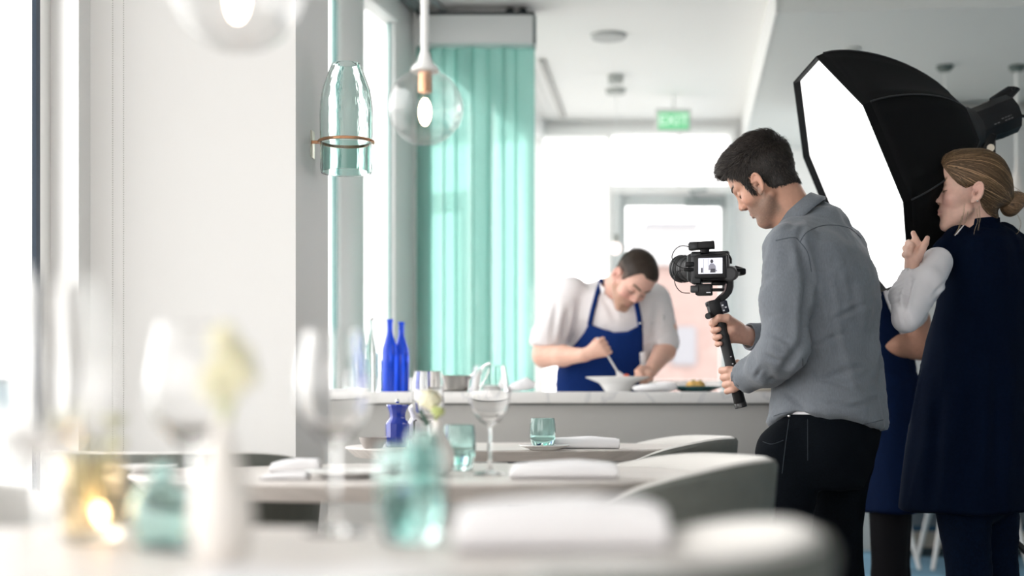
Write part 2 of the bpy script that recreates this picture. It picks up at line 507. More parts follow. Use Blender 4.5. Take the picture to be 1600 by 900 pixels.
# ---- tables
TA, TB, TZ = .58, .44, .745
def make_table(cx, cy, label):
    t = empty('dining_table', (cx, cy, 0), label=label, cat='table', group='oval dining tables')
    seg = 72
    g = G(); rings = []
    for (s, z) in [(0.0, TZ - .036), (.93, TZ - .036), (.945, TZ - .034), (.992, TZ - .008), (1.0, TZ - .006), (1.0, TZ - .002), (.996, TZ), (0.0, TZ)]:
        s = max(s, .001)
        rings.append([Vector((cx + TA * s * math.copysign(abs(math.cos(2 * PI * k / seg)) ** .92, math.cos(2 * PI * k / seg)),
                              cy + TB * s * math.copysign(abs(math.sin(2 * PI * k / seg)) ** .92, math.sin(2 * PI * k / seg)), z)) for k in range(seg)])
    g.loft(rings, cap=False).obj('tabletop', table_m, t)
    G().lathe([(0, TZ - .03), (.14, TZ - .031), (.14, TZ - .045), (.035, TZ - .055), (.032, .06), (.05, .03), (.24, .02), (.25, .004), (.25, 0), (0, 0)], (cx, cy, 0), 32).obj('pedestal', dark_metal, t)
    return t
T1 = make_table(.02, 4.80, 'oval dining table farthest from the camera, directly before the grey counter')
T2 = make_table(-.20, 2.95, 'oval dining table in the middle of the row under the glass globe lamp')
T3 = make_table(-.40, 1.20, 'nearest oval dining table, its top blurred along the bottom of the picture')

# ---- tub chairs
def chair_mesh(scale=1.0):
    """local: chair faces -x, back at +x. returns parts"""
    W, D = .31, .285
    T = np.radians(np.linspace(-122, 122, 61))
    def zt(t):
        a = abs(math.degrees(t))
        return float(np.interp(a, [0, 45, 60, 72, 87, 97, 106, 122], [.776, .776, .770, .760, .744, .725, .697, .655]))
    def zsm(t): return sum(zt(t + k * .06) for k in (-2, -1, 0, 1, 2)) / 5
    def pt(t, off, z):
        # shell leans out slightly with height
        k = 1 + .10 * (z - .45) / .33
        r = (W + off) * k
        x = math.cos(t) * (D + off) * k; y = math.sin(t) * r
        if abs(t) > PI / 2: x = math.cos(t) * (D + off) * k * 1.15
        return Vector((x, y, z))
    outer = G(); rings = []
    for t in T:
        top = zsm(t)
        prof = [(.0, .40)] + [(0.0, .40 + (top - .012 - .40) * f) for f in (.25, .5, .75, .95, 1)] + [(-.006, top - .002)] + [(-.010, top - .02), (-.012, .42)]
        rings.append([pt(t, o, z) for o, z in prof])
    outer.loft(rings)
    inner = G(); rings = []
    for t in T:
        top = zsm(t)
        prof = [(-.010, .41), (-.010, top - .010), (-.012, top - .001), (-.020, top + .003), (-.030, top - .001), (-.036, top - .012), (-.038, top - .05), (-.042, .62), (-.048, .50), (-.05, .41)]
        rings.append([pt(t, o, z) for o, z in prof])
    inner.loft(rings)
    seat = G(); rings = []
    n = 48
    for s, z in [(.001, .38), (.9, .38), (1.0, .40), (1.02, .43), (1.0, .455), (.93, .475), (.6, .485), (.001, .486)]:
        rings.append([Vector(((D - .055) * s * math.copysign(abs(math.cos(2 * PI * k / n)) ** .75, math.cos(2 * PI * k / n)) - .03 - (.03 if math.cos(2 * PI * k / n) < 0 else 0) * s,
                              (W - .055) * s * math.copysign(abs(math.sin(2 * PI * k / n)) ** .75, math.sin(2 * PI * k / n)), z)) for k in range(n)])
    seat.loft(rings, cap=False)
    base = G(); rings = []
    for s, z in [(.001, .355), (.93, .36), (1.0, .375), (1.03, .405), (.001, .405)]:
        rings.append([Vector(((D - .02) * s * math.cos(2 * PI * k / n) - .01, (W - .015) * s * math.sin(2 * PI * k / n), z)) for k in range(n)])
    base.loft(rings, cap=False)
    legs = [G().tube([(sx * .17, sy * .18, .36), (sx * .235, sy * .25, 0.0)], [.017, .011], 10) for sx in (-1, 1) for sy in (-1, 1)]
    return outer, inner, seat, base, legs

def make_chair(label):
    t = empty('tub_chair', (0, 0, 0), label=label, cat='chair', group='tub chairs around the tables')
    o, i, s, b, legs = chair_mesh()
    o.obj('shell', shell_out, t, local=True); i.obj('inner_upholstery', shell_in, t, local=True, smooth=60)
    s.obj('seat_cushion', shell_in, t, local=True, smooth=60); b.obj('seat_base', shell_out, t, local=True)
    for l in legs: l.obj('leg', leg_white, t, local=True)
    return t
chair0 = make_chair('tub chair with grey-green shell and pale lining at the far table before the counter')
chair0.location = (.44, 4.76, 0); chair0.rotation_euler.z = math.radians(3)
for (x, y, rz, zs, lab) in [
    (.225, 2.91, 4, 1.0, 'tub chair with grey-green shell and pale lining at the right end of the middle table'),
    (-.06, 1.15, -32, 1.01, 'nearest tub chair, pale inner back blurred in the bottom right of the tables'),
    (-.80, 3.47, -98, 1.0, 'dark-shelled tub chair in front of the white pier beneath the bead chain'),
    (-.80, 2.15, 178, .98, 'tub chair at the left edge of the picture below the tall window frame'),
    (1.93, 7.86, 92, .95, 'white-legged tub chair on the blue carpet behind the person in the dark navy apron'),
    (2.52, 7.80, 84, .95, 'white-legged tub chair standing on the blue carpet beyond the woman in the coat'),
]:
    k = copy_tree(chair0); k.location = (x, y, 0); k.rotation_euler.z = math.radians(rz); k['label'] = lab
    if zs != 1.0: k.scale = (1, 1, zs)

# ---- low banquette against the back wall
b = empty('banquette_bench', (3.4, 8.3, 0), label='low banquette bench along the grey back wall behind the woman', cat='bench')
G().bb(2.3, 4.9, 8.22, 8.6, .26, .46, bev=.03).obj('seat_pad', mat('bench_grey', (.28, .30, .31), .8), b)
G().bb(2.3, 4.9, 8.25, 8.6, .18, .262).obj('rail', mat('bench_grey_dark', (.20, .22, .24), .8), b)
G().bb(2.3, 4.9, 8.245, 8.6, .15, .18).obj('blue_band', mat('navy_band', (.02, .07, .13), .6), b)
G().bb(2.3, 4.9, 8.25, 8.6, .055, .15).obj('plinth', mat('tan_plinth', (.42, .36, .30), .6), b)
G().bb(2.3, 4.9, 8.28, 8.6, 0, .055).obj('toe_kick', mat('dark_toe', (.03, .05, .06), .6), b)
# ================================================================ GLASS, CHINA AND LINEN
clear = mat('clear_glass', (1, 1, 1), 0.0, trans=1.0, ior=1.45)
teal_glass = mat('teal_glass', (0.76, 0.94, 0.92), 0.02, trans=1.0, ior=1.4)
green_glass = mat('pale_green_glass', (0.90, 0.97, 0.955), 0.02, trans=1.0, ior=1.22, bump=(9, .35, .006, (1, 1, .25)))
amber_glass = mat('amber_glass', (1.0, 0.90, 0.72), 0.05, trans=1.0, ior=1.35)
blue_glass = mat('cobalt_glass', (0.02, 0.10, 0.85), 0.04, trans=.55, ior=1.4)
blue_gloss = mat('cobalt_lacquer', (0.006, 0.035, 0.40), 0.12, coat=.6)
water_m = mat('water', (0.93, 1.0, 0.98), 0.0, trans=1.0, ior=1.33)
china = mat('white_china', (0.88, 0.88, 0.87), 0.15, coat=.3)
vase_m = mat('cream_ceramic', (0.82, 0.79, 0.75), 0.35)
linen = mat('white_linen', (0.88, 0.88, 0.90), 0.85, bump=(400, .25, .0008))
petal_m = mat('cream_petal', (0.88, 0.84, 0.62), 0.7, sss=.1)
petal_g = mat('green_petal', (0.55, 0.62, 0.25), 0.7)
leaf_m = mat('dark_leaf', (0.03, 0.07, 0.05), 0.6)
copper = mat('copper', (0.78, 0.42, 0.25), 0.25, 1.0)
silver = mat('polished_silver', (0.75, 0.75, 0.74), 0.15, 1.0)
dark_teal = mat('dark_teal_china', (0.03, 0.12, 0.12), 0.25)

def at(px, d, z): return Vector(((px - 800) * d / FPX, d, z))
TT = TZ + .0008

def wine_glass(px, d, h, label, rb=.041):
    c = at(px, d, TT)
    k = h / .216
    prof = [(0, .001), (.033, .001), (.034, .0025), (.012, .006), (.0045, .012), (.0038, .03), (.0036, .09 * k), (.006, .098 * k), (.018, .105 * k),
            (.033, .122 * k), (rb, .145 * k), (rb - .001, .165 * k), (.036, .19 * k), (.0305, .2155 * k),
            (.0295, .216 * k), (.0348, .19 * k), (rb - .0022, .165 * k), (rb - .0013, .145 * k), (.0318, .1225 * k), (.0165, .1065 * k), (0, .102 * k)]
    o = G().lathe(prof, (0, 0, 0), 40).obj('wine_glass', clear, smooth=50)
    o.location = c
    return tag(o, label, 'glass', 'wine glasses')
wine_glass(765, 2.82, .216, 'clear wine glass standing right of the teal tumbler on the middle table')
wine_glass(669, 3.20, .214, 'clear wine glass behind the cream vase with the yellow flower', .036)
wine_glass(522, 1.53, .218, 'blurred wine glass on the near table in front of the stacked napkin')
wine_glass(300, 1.36, .216, 'blurred wine glass behind the tall white vase of the near table')
wine_glass(66, .93, .222, 'largest, most blurred wine glass near the window at the left edge', .043)

def tumbler(px, d, r, h, label, m=teal_glass, water=.45, cat='tumbler', grp='teal water tumblers'):
    c = at(px, d, TT)
    t = empty('tumbler', c, label=label, cat=cat, group=grp)
    prof = [(0, 0), (r * .72, 0), (r * .80, .003), (r * .95, h * .3), (r, h * .55), (r * .97, h * .8), (r * .90, h - .001),
            (r * .90 - .0025, h), (r * .97 - .003, h * .8), (r - .003, h * .55), (r * .95 - .003, h * .3), (r * .72, .013), (0, .012)]
    G().lathe(prof, (0, 0, 0), 40).obj('glass', m, t, local=True, smooth=50)
    if water:
        wz = h * water
        G().lathe([(0, .0125), (r * .72, .0135), (r * .95 - .0031, h * .3), (r - .0033, wz - .001), (r - .0036, wz), (0, wz)], (0, 0, 0), 40).obj('water', water_m, t, local=True)
    return t
tumbler(848, 4.42, .041, .097, 'teal tumbler of water behind the small plate on the far table')
tumbler(717, 3.0, .036, .097, 'teal tumbler of water right of the cream vase on the middle table', water=.42)
tumbler(642, 1.44, .036, .098, 'large blurred teal tumbler of water on the near table', water=.55)
tumbler(663, 1.60, .020, .110, 'slim teal glass behind the near tumbler', water=0)

# amber candle holder
t = empty('candle_holder', at(142, 1.45, TT), label='amber glass candle holder with lit candle on the near table', cat='candle holder')
r, h = .034, .085
G().lathe([(0, 0), (r * .7, 0), (r * .85, .004), (r, h * .45), (r * 1.02, h), (r * 1.02 - .003, h), (r - .003, h * .45), (r * .8, .012), (0, .012)], (0, 0, 0), 32).obj('glass', amber_glass, t, local=True)
G().lathe([(0, .0125), (.020, .0125), (.020, .030), (0, .030)], (0, 0, 0), 20).obj('candle', mat('wax', (.9, .85, .75), .5), t, local=True)
G().ball((0.012, -.012, .028), (.006, .006, .010), 10, 8).obj('flame', mat('flame', (1, .7, .4), emis=(1, .62, .35), estr=25), t, local=True)
# a pale herb sprig standing in the holder
g = G()
for k in range(9):
    a = k * 2.4; p0 = Vector((0.004 * math.cos(a), .004 * math.sin(a), .03)); p1 = Vector((.028 * math.cos(a), .02 * math.sin(a), .10 + .012 * (k % 3)))
    g.tube([p0, (p0 + p1) / 2 + V(0, 0, .01), p1], .0012, 5); g.ball(p1, (.009, .009, .006), 8, 5)
tag(g.obj('herb_sprig', mat('pale_sage', (.62, .64, .48), .8)), 'pale sage sprig resting in the amber glass holder', 'plant').location = at(142, 1.45, TT)

# small round teal bottle vase
prof = [(0, 0), (.02, 0), (.028, .006), (.0305, .025), (.030, .045), (.022, .060), (.011, .066), (.010, .078), (.014, .082), (.0125, .083), (.0085, .078), (.0095, .066), (.02, .058), (.0275, .044), (.028, .025), (.02, .008), (0, .007)]
o = G().lathe(prof, (0, 0, 0), 36).obj('bottle_vase', teal_glass, smooth=50); o.location = at(252, 1.38, TT)
tag(o, 'small round teal bottle vase on the near table left of the white vase', 'vase', 'bud vases')
o = G().lathe([(r_ * .72, z_ * .85) for r_, z_ in prof], (0, 0, 0), 36).obj('bottle_vase', teal_glass, smooth=50); o.location = at(640, 2.78, TT)
tag(o, 'tiny teal bottle vase left of the cream bud vase on the middle table', 'vase', 'bud vases')

def bud_vase(px, d, r, h, label):
    k = r / .035
    prof = [(0, 0), (.018 * k, 0), (.030 * k, .10 * h), (.035 * k, .28 * h), (.033 * k, .45 * h), (.022 * k, .65 * h), (.011 * k, .82 * h), (.008 * k, .93 * h), (.0095 * k, h),
            (.0075 * k, h), (.006 * k, .9 * h), (0, .8 * h)]
    o = G().lathe(prof, (0, 0, 0), 40).obj('bud_vase', vase_m, smooth=60); o.location = at(px, d, TT)
    return tag(o, label, 'vase', 'bud vases')
bud_vase(683, 2.78, .035, .108, 'cream ceramic bud vase holding the pale yellow flower')
bud_vase(347, 1.22, .0275, .135, 'tall white bud vase with cream blossoms on the near table')

def bloom(g, c, r, n=26, up=(0, 0, 1)):
    """ranunculus-like ball of cupped petals"""
    upv = Vector(up).normalized()
    R = rot_to(upv, (1, .01, .02))
    for k in range(n):
        f = k / n
        th = k * 2.39996; ph = .25 + 1.35 * f
        dirv = Vector((math.sin(ph) * math.cos(th), math.sin(ph) * math.sin(th), math.cos(ph)))
        tn = dirv.cross(Vector((0, 0, 1))).normalized(); bt = dirv.cross(tn)
        w = r * (.35 + .35 * f)
        vs = []
        for i in range(4):
            for j in range(5):
                a = (j / 4 - .5) * 2; b = i / 3
                rr = r * (.75 + .25 * f) * (1 - .10 * a * a + .08 * (b - .5))
                p = (dirv + tn * a * (w / r) * math.sin(.35 + 2.4 * b) * .9 + bt * (.5 - b) * (w / r) * 1.5).normalized() * rr
                vs.append(Vector(c) + R @ p)
        g.add(vs, [(i * 5 + j, i * 5 + j + 1, i * 5 + j + 6, i * 5 + j + 5) for i in range(3) for j in range(4)])
    g.ball(c, r * .72, 10, 8)
def flower(name_label, pxs, d, stem_to, r, extra_leaf=True):
    t = empty('cut_flower', stem_to, label=name_label, cat='flower')
    c = P(pxs[0], pxs[1], d)
    bloom_g = G(); bloom(bloom_g, c, r, up=(.2, -.6, .8)); bloom_g.obj('blossom', petal_m, t, smooth=80)
    g = G(); g.tube([stem_to, (Vector(stem_to) + c) / 2 + V(.004, 0, 0), c + V(0, 0, -r * .5)], .0016, 6); g.obj('stem', petal_g, t)
    return t, c
vz = at(683, 2.78, TT + .085)
t, c = flower('pale yellow ranunculus leaning out of the cream bud vase', (672, 626), 2.80, vz, .025)
g = G(); bloom(g, P(684, 644, 2.78), .014, 14); g.obj('bud', petal_g, t, smooth=80)
g = G()
for (a, b) in [((662, 650), (656, 640)), ((668, 656), (660, 652)), ((672, 660), (664, 662))]:
    p, q = P(*a, 2.83), P(*b, 2.84)
    g.tube([p, (p + q) / 2, q + V(-.004, 0, 0)], [.002, .007, .001], 8, flat=.25)
g.obj('leaf', leaf_m, t)
vz = at(347, 1.22, TT + .11)
t = empty('blossom_sprig', vz, label='cream blossom sprig spreading above the tall white vase', cat='flower')
for (px, py, r) in [(352, 530, .016), (372, 565, .020), (345, 585, .018), (385, 590, .012), (330, 610, .012), (362, 610, .013)]:
    g = G(); c = P(px, py, 1.22 + random.uniform(-.02, .02)); bloom(g, c, r, 16, (random.uniform(-1, 1), -.4, .6)); g.obj('blossom', petal_m, t, smooth=80)
    G().tube([vz, (vz + c) / 2 + V(0, 0, .01), c], .0012, 5).obj('stem', petal_g, t)

# ---- plates and napkins
def plate(px, d, r, label, m=china, h=.014, z=TT, name='plate', grp='small white plates'):
    prof = [(0, 0), (r * .55, 0), (r * .6, .003), (r, h - .002), (r * 1.005, h), (r * .99, h + .001), (r * .62, .006), (0, .0055)]
    o = G().lathe(prof, (0, 0, 0), 48).obj(name, m, smooth=50); o.location = at(px, d, z)
    return tag(o, label, 'plate', grp)
plate(850, 4.39, .078, 'small white side plate in front of the far teal tumbler')
bpy.data.objects['plate'].location.y = 4.37
plate(955, 1.10, .070, 'blurred white side plate at the right end of the near table')
plate(540, 2.70, .078, 'blurred side plate left of the teal vase on the middle table')
plate(232, 2.93, .06, 'blurred side plate at the left end of the middle table')
def napkin(px, d, L, W, Hh, rz, label, roll=True, z=TT):
    """thick folded linen napkin, rolled towards one end"""
    t = empty('napkin', at(px, d, z), math.radians(rz), label=label, cat='napkin', group='folded white napkins')
    def cs(x):   # cross-section ring in y,z
        f = (x / L + .5)
        hh = Hh * (.80 + .35 * math.sin(min(1, f * 1.3) * PI * .8) + .04 * math.sin(f * 9))
        if f < .04: hh *= .55 + f * 10
        if f > .97: hh *= .92
        w = W * (1 + .05 * math.sin(f * 5))
        pts = []
        n = 24
        for k in range(n):
            a = 2 * PI * k / n
            ca, sa = math.cos(a), math.sin(a)
            y = w / 2 * math.copysign(abs(ca) ** .45, ca)
            zz = hh / 2 + hh / 2 * math.copysign(abs(sa) ** .6, sa)
            zz += (.0022 * math.sin(40 * x + 6 * y) if sa > .2 else 0)
            pts.append(Vector((x, y, max(zz, 0.0002))))
        return pts
    xs = np.linspace(-L / 2, L / 2, 26)
    G().loft([cs(x) for x in xs]).obj('cloth_fold', linen, t, local=True, smooth=60)
    # visible rolled layers at the end
    g = G()
    for j in range(3):
        w = W * (.42 - .1 * j); hh = Hh * (.42 - .11 * j)
        g.tube([(L / 2 + .0005 * (3 - j), w * math.cos(a), Hh * .46 + hh * math.sin(a)) for a in np.linspace(-.5, PI * 1.7, 20)], .0016, 5)
    g.obj('fold_edge', linen, t, local=True)
    return t
napkin(908, 4.50, .235, .10, .034, -3, 'folded white napkin behind the small plate on the far table')
napkin(880, 2.70, .20, .11, .030, -2, 'folded white napkin on the middle table in front of the tub chair')
napkin(870, 1.38, .20, .10, .045, 2, 'very blurred folded white napkin at the near table right end')
napkin(462, 2.95, .10, .09, .024, 3, 'folded white napkin at the left of the middle table beside the pier')
napkin(445, 2.66, .085, .06, .012, 0, 'small flat white napkin at the front left of the middle table')
napkin(560, 1.05, .26, .13, .012, -3, 'flat white napkin spread at the bottom centre of the near table')

# ---- mills on the far table
t = empty('pepper_mill', at(621, 4.62, TT), label='cobalt blue pepper mill with steel knob on the far table', cat='mill')
prof = [(0, 0), (.036, 0), (.039, .004), (.039, .074), (.036, .082), (.028, .092), (.0255, .100), (.027, .114), (.034, .130), (.036, .134), (.035, .139), (0, .140)]
G().lathe(prof, (0, 0, 0), 12).obj('body', blue_gloss, t, local=True, smooth=25)
g = G(); g.cyl((0, 0, .136), (0, 0, .146), .003, seg=8); g.ball((0, 0, .150), .0075, 12, 8); g.obj('knob', silver, t, local=True)
t = empty('salt_mill', at(652, 4.68, TT), label='white lacquered salt mill beside the blue pepper mill', cat='mill')
G().lathe([(0, 0), (.036, 0), (.036, .07), (.03, .08), (.022, .095), (.024, .11), (.030, .12), (.03, .13), (.02, .14), (0, .144)], (0, 0, 0), 20).obj('body', china, t, local=True)
g = G(); g.cyl((0, 0, .14), (0, 0, .15), .003, seg=8); g.ball((0, 0, .153), .006, 10, 6); g.obj('knob', silver, t, local=True)
g = G(); g.tube([(0, 0, 0), (0, 0, .085), (.008, 0, .09)], .0035, 8); g.lathe([(0, 0), (.03, 0), (.03, .004), (0, .005)], (0, 0, 0), 20)
o = g.obj('card_holder', mat('dark_steel', (.2, .2, .2), .3, .8)); o.location = at(647, 4.55, TT); tag(o, 'slim dark metal card stand in front of the white mill', 'stand')
o = G().lathe([(0, 0), (.03, 0), (.042, .02), (.045, .034), (.042, .034), (.028, .006), (0, .005)], (0, 0, 0), 28).obj('dip_bowl', mat('grey_bowl', (.42, .38, .36), .4)); o.location = at(583, 4.56, TT)
tag(o, 'small grey bowl left of the blue mill on the far table', 'bowl')

# ================================================================ ON THE COUNTER
CT = CTOP + .0008
def cobj(px, d, g, name, m, label, cat, grp=None, smooth=50):
    o = g.obj(name, m, smooth=smooth); o.location = at(px, d, CT); return tag(o, label, cat, grp)
bp = [(0, 0), (.028, 0), (.031, .004), (.032, .15), (.030, .175), (.020, .205), (.0125, .23), (.011, .245), (.011, .275), (.013, .277), (.013, .287), (.009, .288), (0, .286)]
for px, d, k, lab in [(609, 5.62, 1.0, 'left of the two tall cobalt blue bottles on the counter'), (627, 5.66, .97, 'right, slightly shorter cobalt blue bottle on the counter')]:
    cobj(px, d, G().lathe([(r * .98, z * k) for r, z in bp], (0, 0, 0), 28), 'blue_bottle', blue_glass, lab, 'bottle', 'cobalt bottles on the counter')
t = empty('swing_top_bottle', at(581, 5.68, CT), label='clear swing-top bottle left of the blue bottles', cat='bottle')
G().lathe([(r * 1.1, z) for r, z in bp], (0, 0, 0), 28).obj('glass', clear, t, local=True)
g = G(); g.ball((0, 0, .294), .009, 10, 6); g.tube([(-.015, 0, .25), (-.016, 0, .285), (0, 0, .30), (.016, 0, .285), (.015, 0, .25)], .0012, 5); g.obj('stopper', silver, t, local=True)
cobj(597, 5.80, G().lathe([(0, 0), (.03, 0), (.034, .01), (.034, .10), (.028, .12), (.026, .13), (0, .13)], (0, 0, 0), 24), 'teal_jar', mat('deep_teal_glass', (.02, .30, .35), .1, trans=.6), 'short dark teal jar behind the blue bottles', 'jar')
cobj(560, 5.72, G().lathe([(0, 0), (.03, 0), (.034, .003), (.036, .08), (.034, .08), (.03, .008), (0, .007)], (0, 0, 0), 24), 'water_glass', clear, 'clear straight glass at the left end of the counter', 'glass')
# stainless pan
t = empty('saucepan', at(697, 5.72, CT), label='stainless steel saucepan with raised handle on the counter', cat='pan')
G().lathe([(0, 0), (.082, 0), (.092, .008), (.098, .062), (.101, .064), (.099, .066), (.094, .062), (.088, .01), (0, .006)], (0, 0, 0), 40).obj('body', mat('steel_pan', (.50, .48, .45), .28, 1.0), t, local=True)
G().tube([(.09, -.01, .055), (.13, -.03, .078), (.165, -.04, .105), (.178, -.045, .112)], [.008, .009, .010, .008], 8, flat=.5).obj('handle', silver, t, local=True)
g = G().lathe([(0, 0), (.05, 0), (.085, .03), (.1, .058), (.098, .06), (.08, .032), (.045, .006), (0, .005)], (0, 0, 0), 36)
cobj(664, 5.95, g, 'mixing_bowl', china, 'white mixing bowl behind the saucepan', 'bowl')
bpy.data.objects['mixing_bowl'].location.z = CT
g = G().lathe([(0, 0), (.06, 0), (.09, .012), (.095, .016), (.09, .017), (.05, .008), (0, .006)], (0, 0, 0), 32)
cobj(775, 5.72, g, 'shallow_dish', china, 'shallow white dish between the saucepan and the chef', 'dish')
g = G().tube([(-.06, 0, .012), (-.02, 0, .02), (.03, 0, .034), (.06, 0, .026)], [.004, .018, .026, .01], 10)
cobj(812, 5.66, g, 'folded_towel', linen, 'crumpled white towel on the counter at the left of the chef', 'towel')
g = G().tube([(.0, 0, .004), (.04, 0, .03), (.08, 0, .062)], [.008, .004, .004], 8, flat=.5)
cobj(733, 5.62, g, 'sauce_spoon', silver, 'bright steel spoon propped right of the saucepan', 'spoon')

def food(t, c, items):
    for (nm, dx, dz, r, m) in items:
        g = G(); g.ball(Vector(c) + V(dx, random.uniform(-.01, .01), dz), (r * 1.2, r, r * .8), 10, 7); g.obj(nm, m, t)
gold = mat('golden_crust', (.72, .45, .14), .7, noise=(60, .3)); red = mat('tomato_red', (.75, .16, .08), .4); herb = mat('herb_green', (.18, .28, .08), .7); cream = mat('cream_sauce', (.85, .78, .6), .5)
# the chef's wide-rimmed bowl
bw = at(965, 5.70, CT)
t = empty('pasta_bowl', bw, label='wide-rimmed white bowl the chef is filling', cat='bowl')
G().lathe([(0, 0), (.048, 0), (.052, .004), (.066, .025), (.075, .036), (.128, .057), (.130, .060), (.127, .061), (.074, .042), (.062, .03), (.045, .012), (0, .010)], (0, 0, 0), 56).obj('rim_bowl', china, t, local=True)
t = empty('plated_food', bw + V(0, 0, .03), label='heap of pasta and tomato inside the chef\'s bowl', cat='food')
G().lathe([(0, .012), (.05, .012), (.058, .03), (.04, .048), (.02, .054), (0, .055)], bw, 24).obj('pasta', cream, t)
random.seed(3)
for k in range(26):
    a = random.uniform(0, 6.28); r = random.uniform(0, .05)
    m = [gold, red, herb, gold, cream][k % 5]
    G().ball(bw + V(r * math.cos(a), r * math.sin(a), .052 - r * .25 + random.uniform(0, .008)), (.010, .010, .006), 8, 6).obj(['crumb', 'tomato', 'herb', 'crumb', 'pasta_piece'][k % 5], m, t)
G().ball(bw + V(.035, -.01, .062), (.013, .012, .011), 10, 8).obj('tomato', red, t)
# dark plate with a golden cake
dp = at(1087, 5.62, CT)
t = empty('dark_plate', dp, label='dark teal plate right of the chef on the marble counter', cat='plate')
G().lathe([(0, 0), (.055, 0), (.065, .004), (.104, .019), (.105, .021), (.102, .021), (.06, .009), (0, .008)], (0, 0, 0), 48).obj('plate_disc', dark_teal, t, local=True)
t = empty('golden_fritter', dp + V(0, 0, .009), label='golden fritter with herbs on the dark teal plate', cat='food')
G().lathe([(0, .009), (.034, .009), (.037, .02), (.035, .036), (.026, .042), (0, .043)], dp, 28, wob=lambda a, z: .05 * math.sin(5 * a) + .04 * math.sin(9 * a + z * 80)).obj('crust', gold, t)
for k in range(10):
    a = k * 2.1; G().ball(dp + V(.018 * math.cos(a), .015 * math.sin(a), .045), (.007, .006, .003), 7, 5).obj('herb', herb, t)
G().ball(dp + V(-.055, -.01, .016), (.018, .014, .008), 10, 6).obj('garnish', mat('grey_shell', (.35, .38, .38), .5), t)
g = G().lathe([(0, 0), (.07, 0), (.105, .018), (.106, .021), (.1, .02), (.06, .008), (0, .007)], (0, 0, 0), 40)
cobj(1190, 5.62, g, 'serving_plate', mat('cream_china', (.82, .78, .70), .3), 'cream plate on the counter partly behind the man\'s sleeve', 'plate')
t = empty('small_cake', at(1190, 5.62, CT + .008), label='brown crusted cake on the cream plate', cat='food')
G().lathe([(0, .008), (.03, .008), (.034, .02), (.028, .034), (0, .036)], at(1190, 5.62, CT), 20).obj('crust', gold, t)
g = G().lathe([(0, 0), (.035, 0), (.06, .016), (.062, .02), (.058, .019), (.03, .006), (0, .005)], (0, 0, 0), 32)
cobj(1016, 5.92, g, 'side_dish', china, 'white side dish behind the chef\'s bowl', 'dish')
g = G(); g.ball((0, 0, .016), (.07, .05, .016), 16, 8); g.ball((.05, .01, .02), (.05, .04, .02), 14, 8); g.ball((-.04, .01, .014), (.04, .03, .014), 14, 8)
cobj(1020, 5.56, g, 'kitchen_towel', linen, 'crumpled white kitchen towel right of the chef\'s bowl', 'towel')

# ================================================================ LIGHTS AND WALL FITTINGS
# blown glass wall sconce
SD = 4.06
sc_ = P(541, 185, SD)
t = empty('glass_sconce', V(sc_.x, sc_.y, P(0, 270, SD).z), label='upturned pale green glass bottle held by a copper ring on the pier', cat='wall lamp')
z0, z1 = P(0, 270, SD).z, P(0, 100, SD).z
R0 = 41 * SD / FPX
zz = lambda py: P(0, py, SD).z
prof = [(R0 * .96, z0), (R0 * .99, z0 + .01), (R0, zz(225)), (R0 * 1.01, zz(180)), (R0 * .99, zz(160)), (R0 * .90, zz(138)), (R0 * .74, zz(120)), (R0 * .60, zz(106)), (R0 * .53, zz(100)), (R0 * .50, zz(99.5)),
        (R0 * .50, zz(101)), (R0 * .56, zz(107)), (R0 * .70, zz(121)), (R0 * .86, zz(139)), (R0 * .95, zz(160)), (R0 * .97, zz(180)), (R0 * .96, zz(225)), (R0 * .95, z0 + .008), (R0 * .93, z0 + .001)]
prof.append(prof[0])
G().lathe(prof, (sc_.x, sc_.y, 0), 56, wob=lambda a, z: .012 * math.sin(3 * a + z * 9) + .008 * math.sin(7 * a - z * 25) + .006 * math.sin(11 * a + 31 * z)).obj('glass_body', green_glass, t, smooth=60)
zr = zz(222)
G().lathe([(R0 * .915, z0 + .003), (R0 * .925, zz(226)), (R0 * .90, zz(226)), (R0 * .89, z0 + .003), (R0 * .915, z0 + .003)], (sc_.x, sc_.y, 0), 48).obj('lower_glass', mat('teal_tint_glass', (.78, .94, .91), .05, trans=1.0, ior=1.2), t, smooth=60)
g = G(); g.tube([V(sc_.x + R0 * 1.035 * math.cos(a), sc_.y + R0 * 1.035 * math.sin(a), zr) for a in np.linspace(0, 2 * PI, 49)[:-1]], .0045, 8, closed=True)
g.tube([P(487, 222, SD), P(500, 222, SD)], .005, 8); g.obj('copper_ring', copper, t)
pl = P(487, 226, 4.08)
G().box(pl, (.008, .045, .078), UR, .002).obj('wall_plate', mat('brass_plate', (.60, .58, .48), .3, .9), t)

# bead chain of the roller blind
t_pts = []
zc = P(0, 712, 3.78).z
for py in np.arange(-60, 700, 3.6): t_pts.append(P(176, py, 3.78))
for a in np.linspace(PI, 0, 12): t_pts.append(P(184.5 + 8.5 * math.cos(a), 700 + 11 * math.sin(a), 3.78))
for py in np.arange(700, -60, -3.6): t_pts.append(P(193, py, 3.78))
g = G()
for p in t_pts:
    r = .0021
    g.add([p + V(r, 0, 0), p + V(-r, 0, 0), p + V(0, r, 0), p + V(0, -r, 0), p + V(0, 0, r), p + V(0, 0, -r)],
          [(0, 2, 4), (2, 1, 4), (1, 3, 4), (3, 0, 4), (2, 0, 5), (1, 2, 5), (3, 1, 5), (0, 3, 5)])
chain = empty('blind_chain', P(184, 712, 3.78), label='beaded roller blind chain hanging in a loop before the pier', cat='blind chain')
g.obj('bead_loop', mat('bead_grey', (.50, .50, .47), .35, .3), chain, kind='stuff')
G().cyl(P(184.5, 707, 3.78), P(184.5, 716, 3.78), .004, seg=10).obj('chain_weight', china, chain)

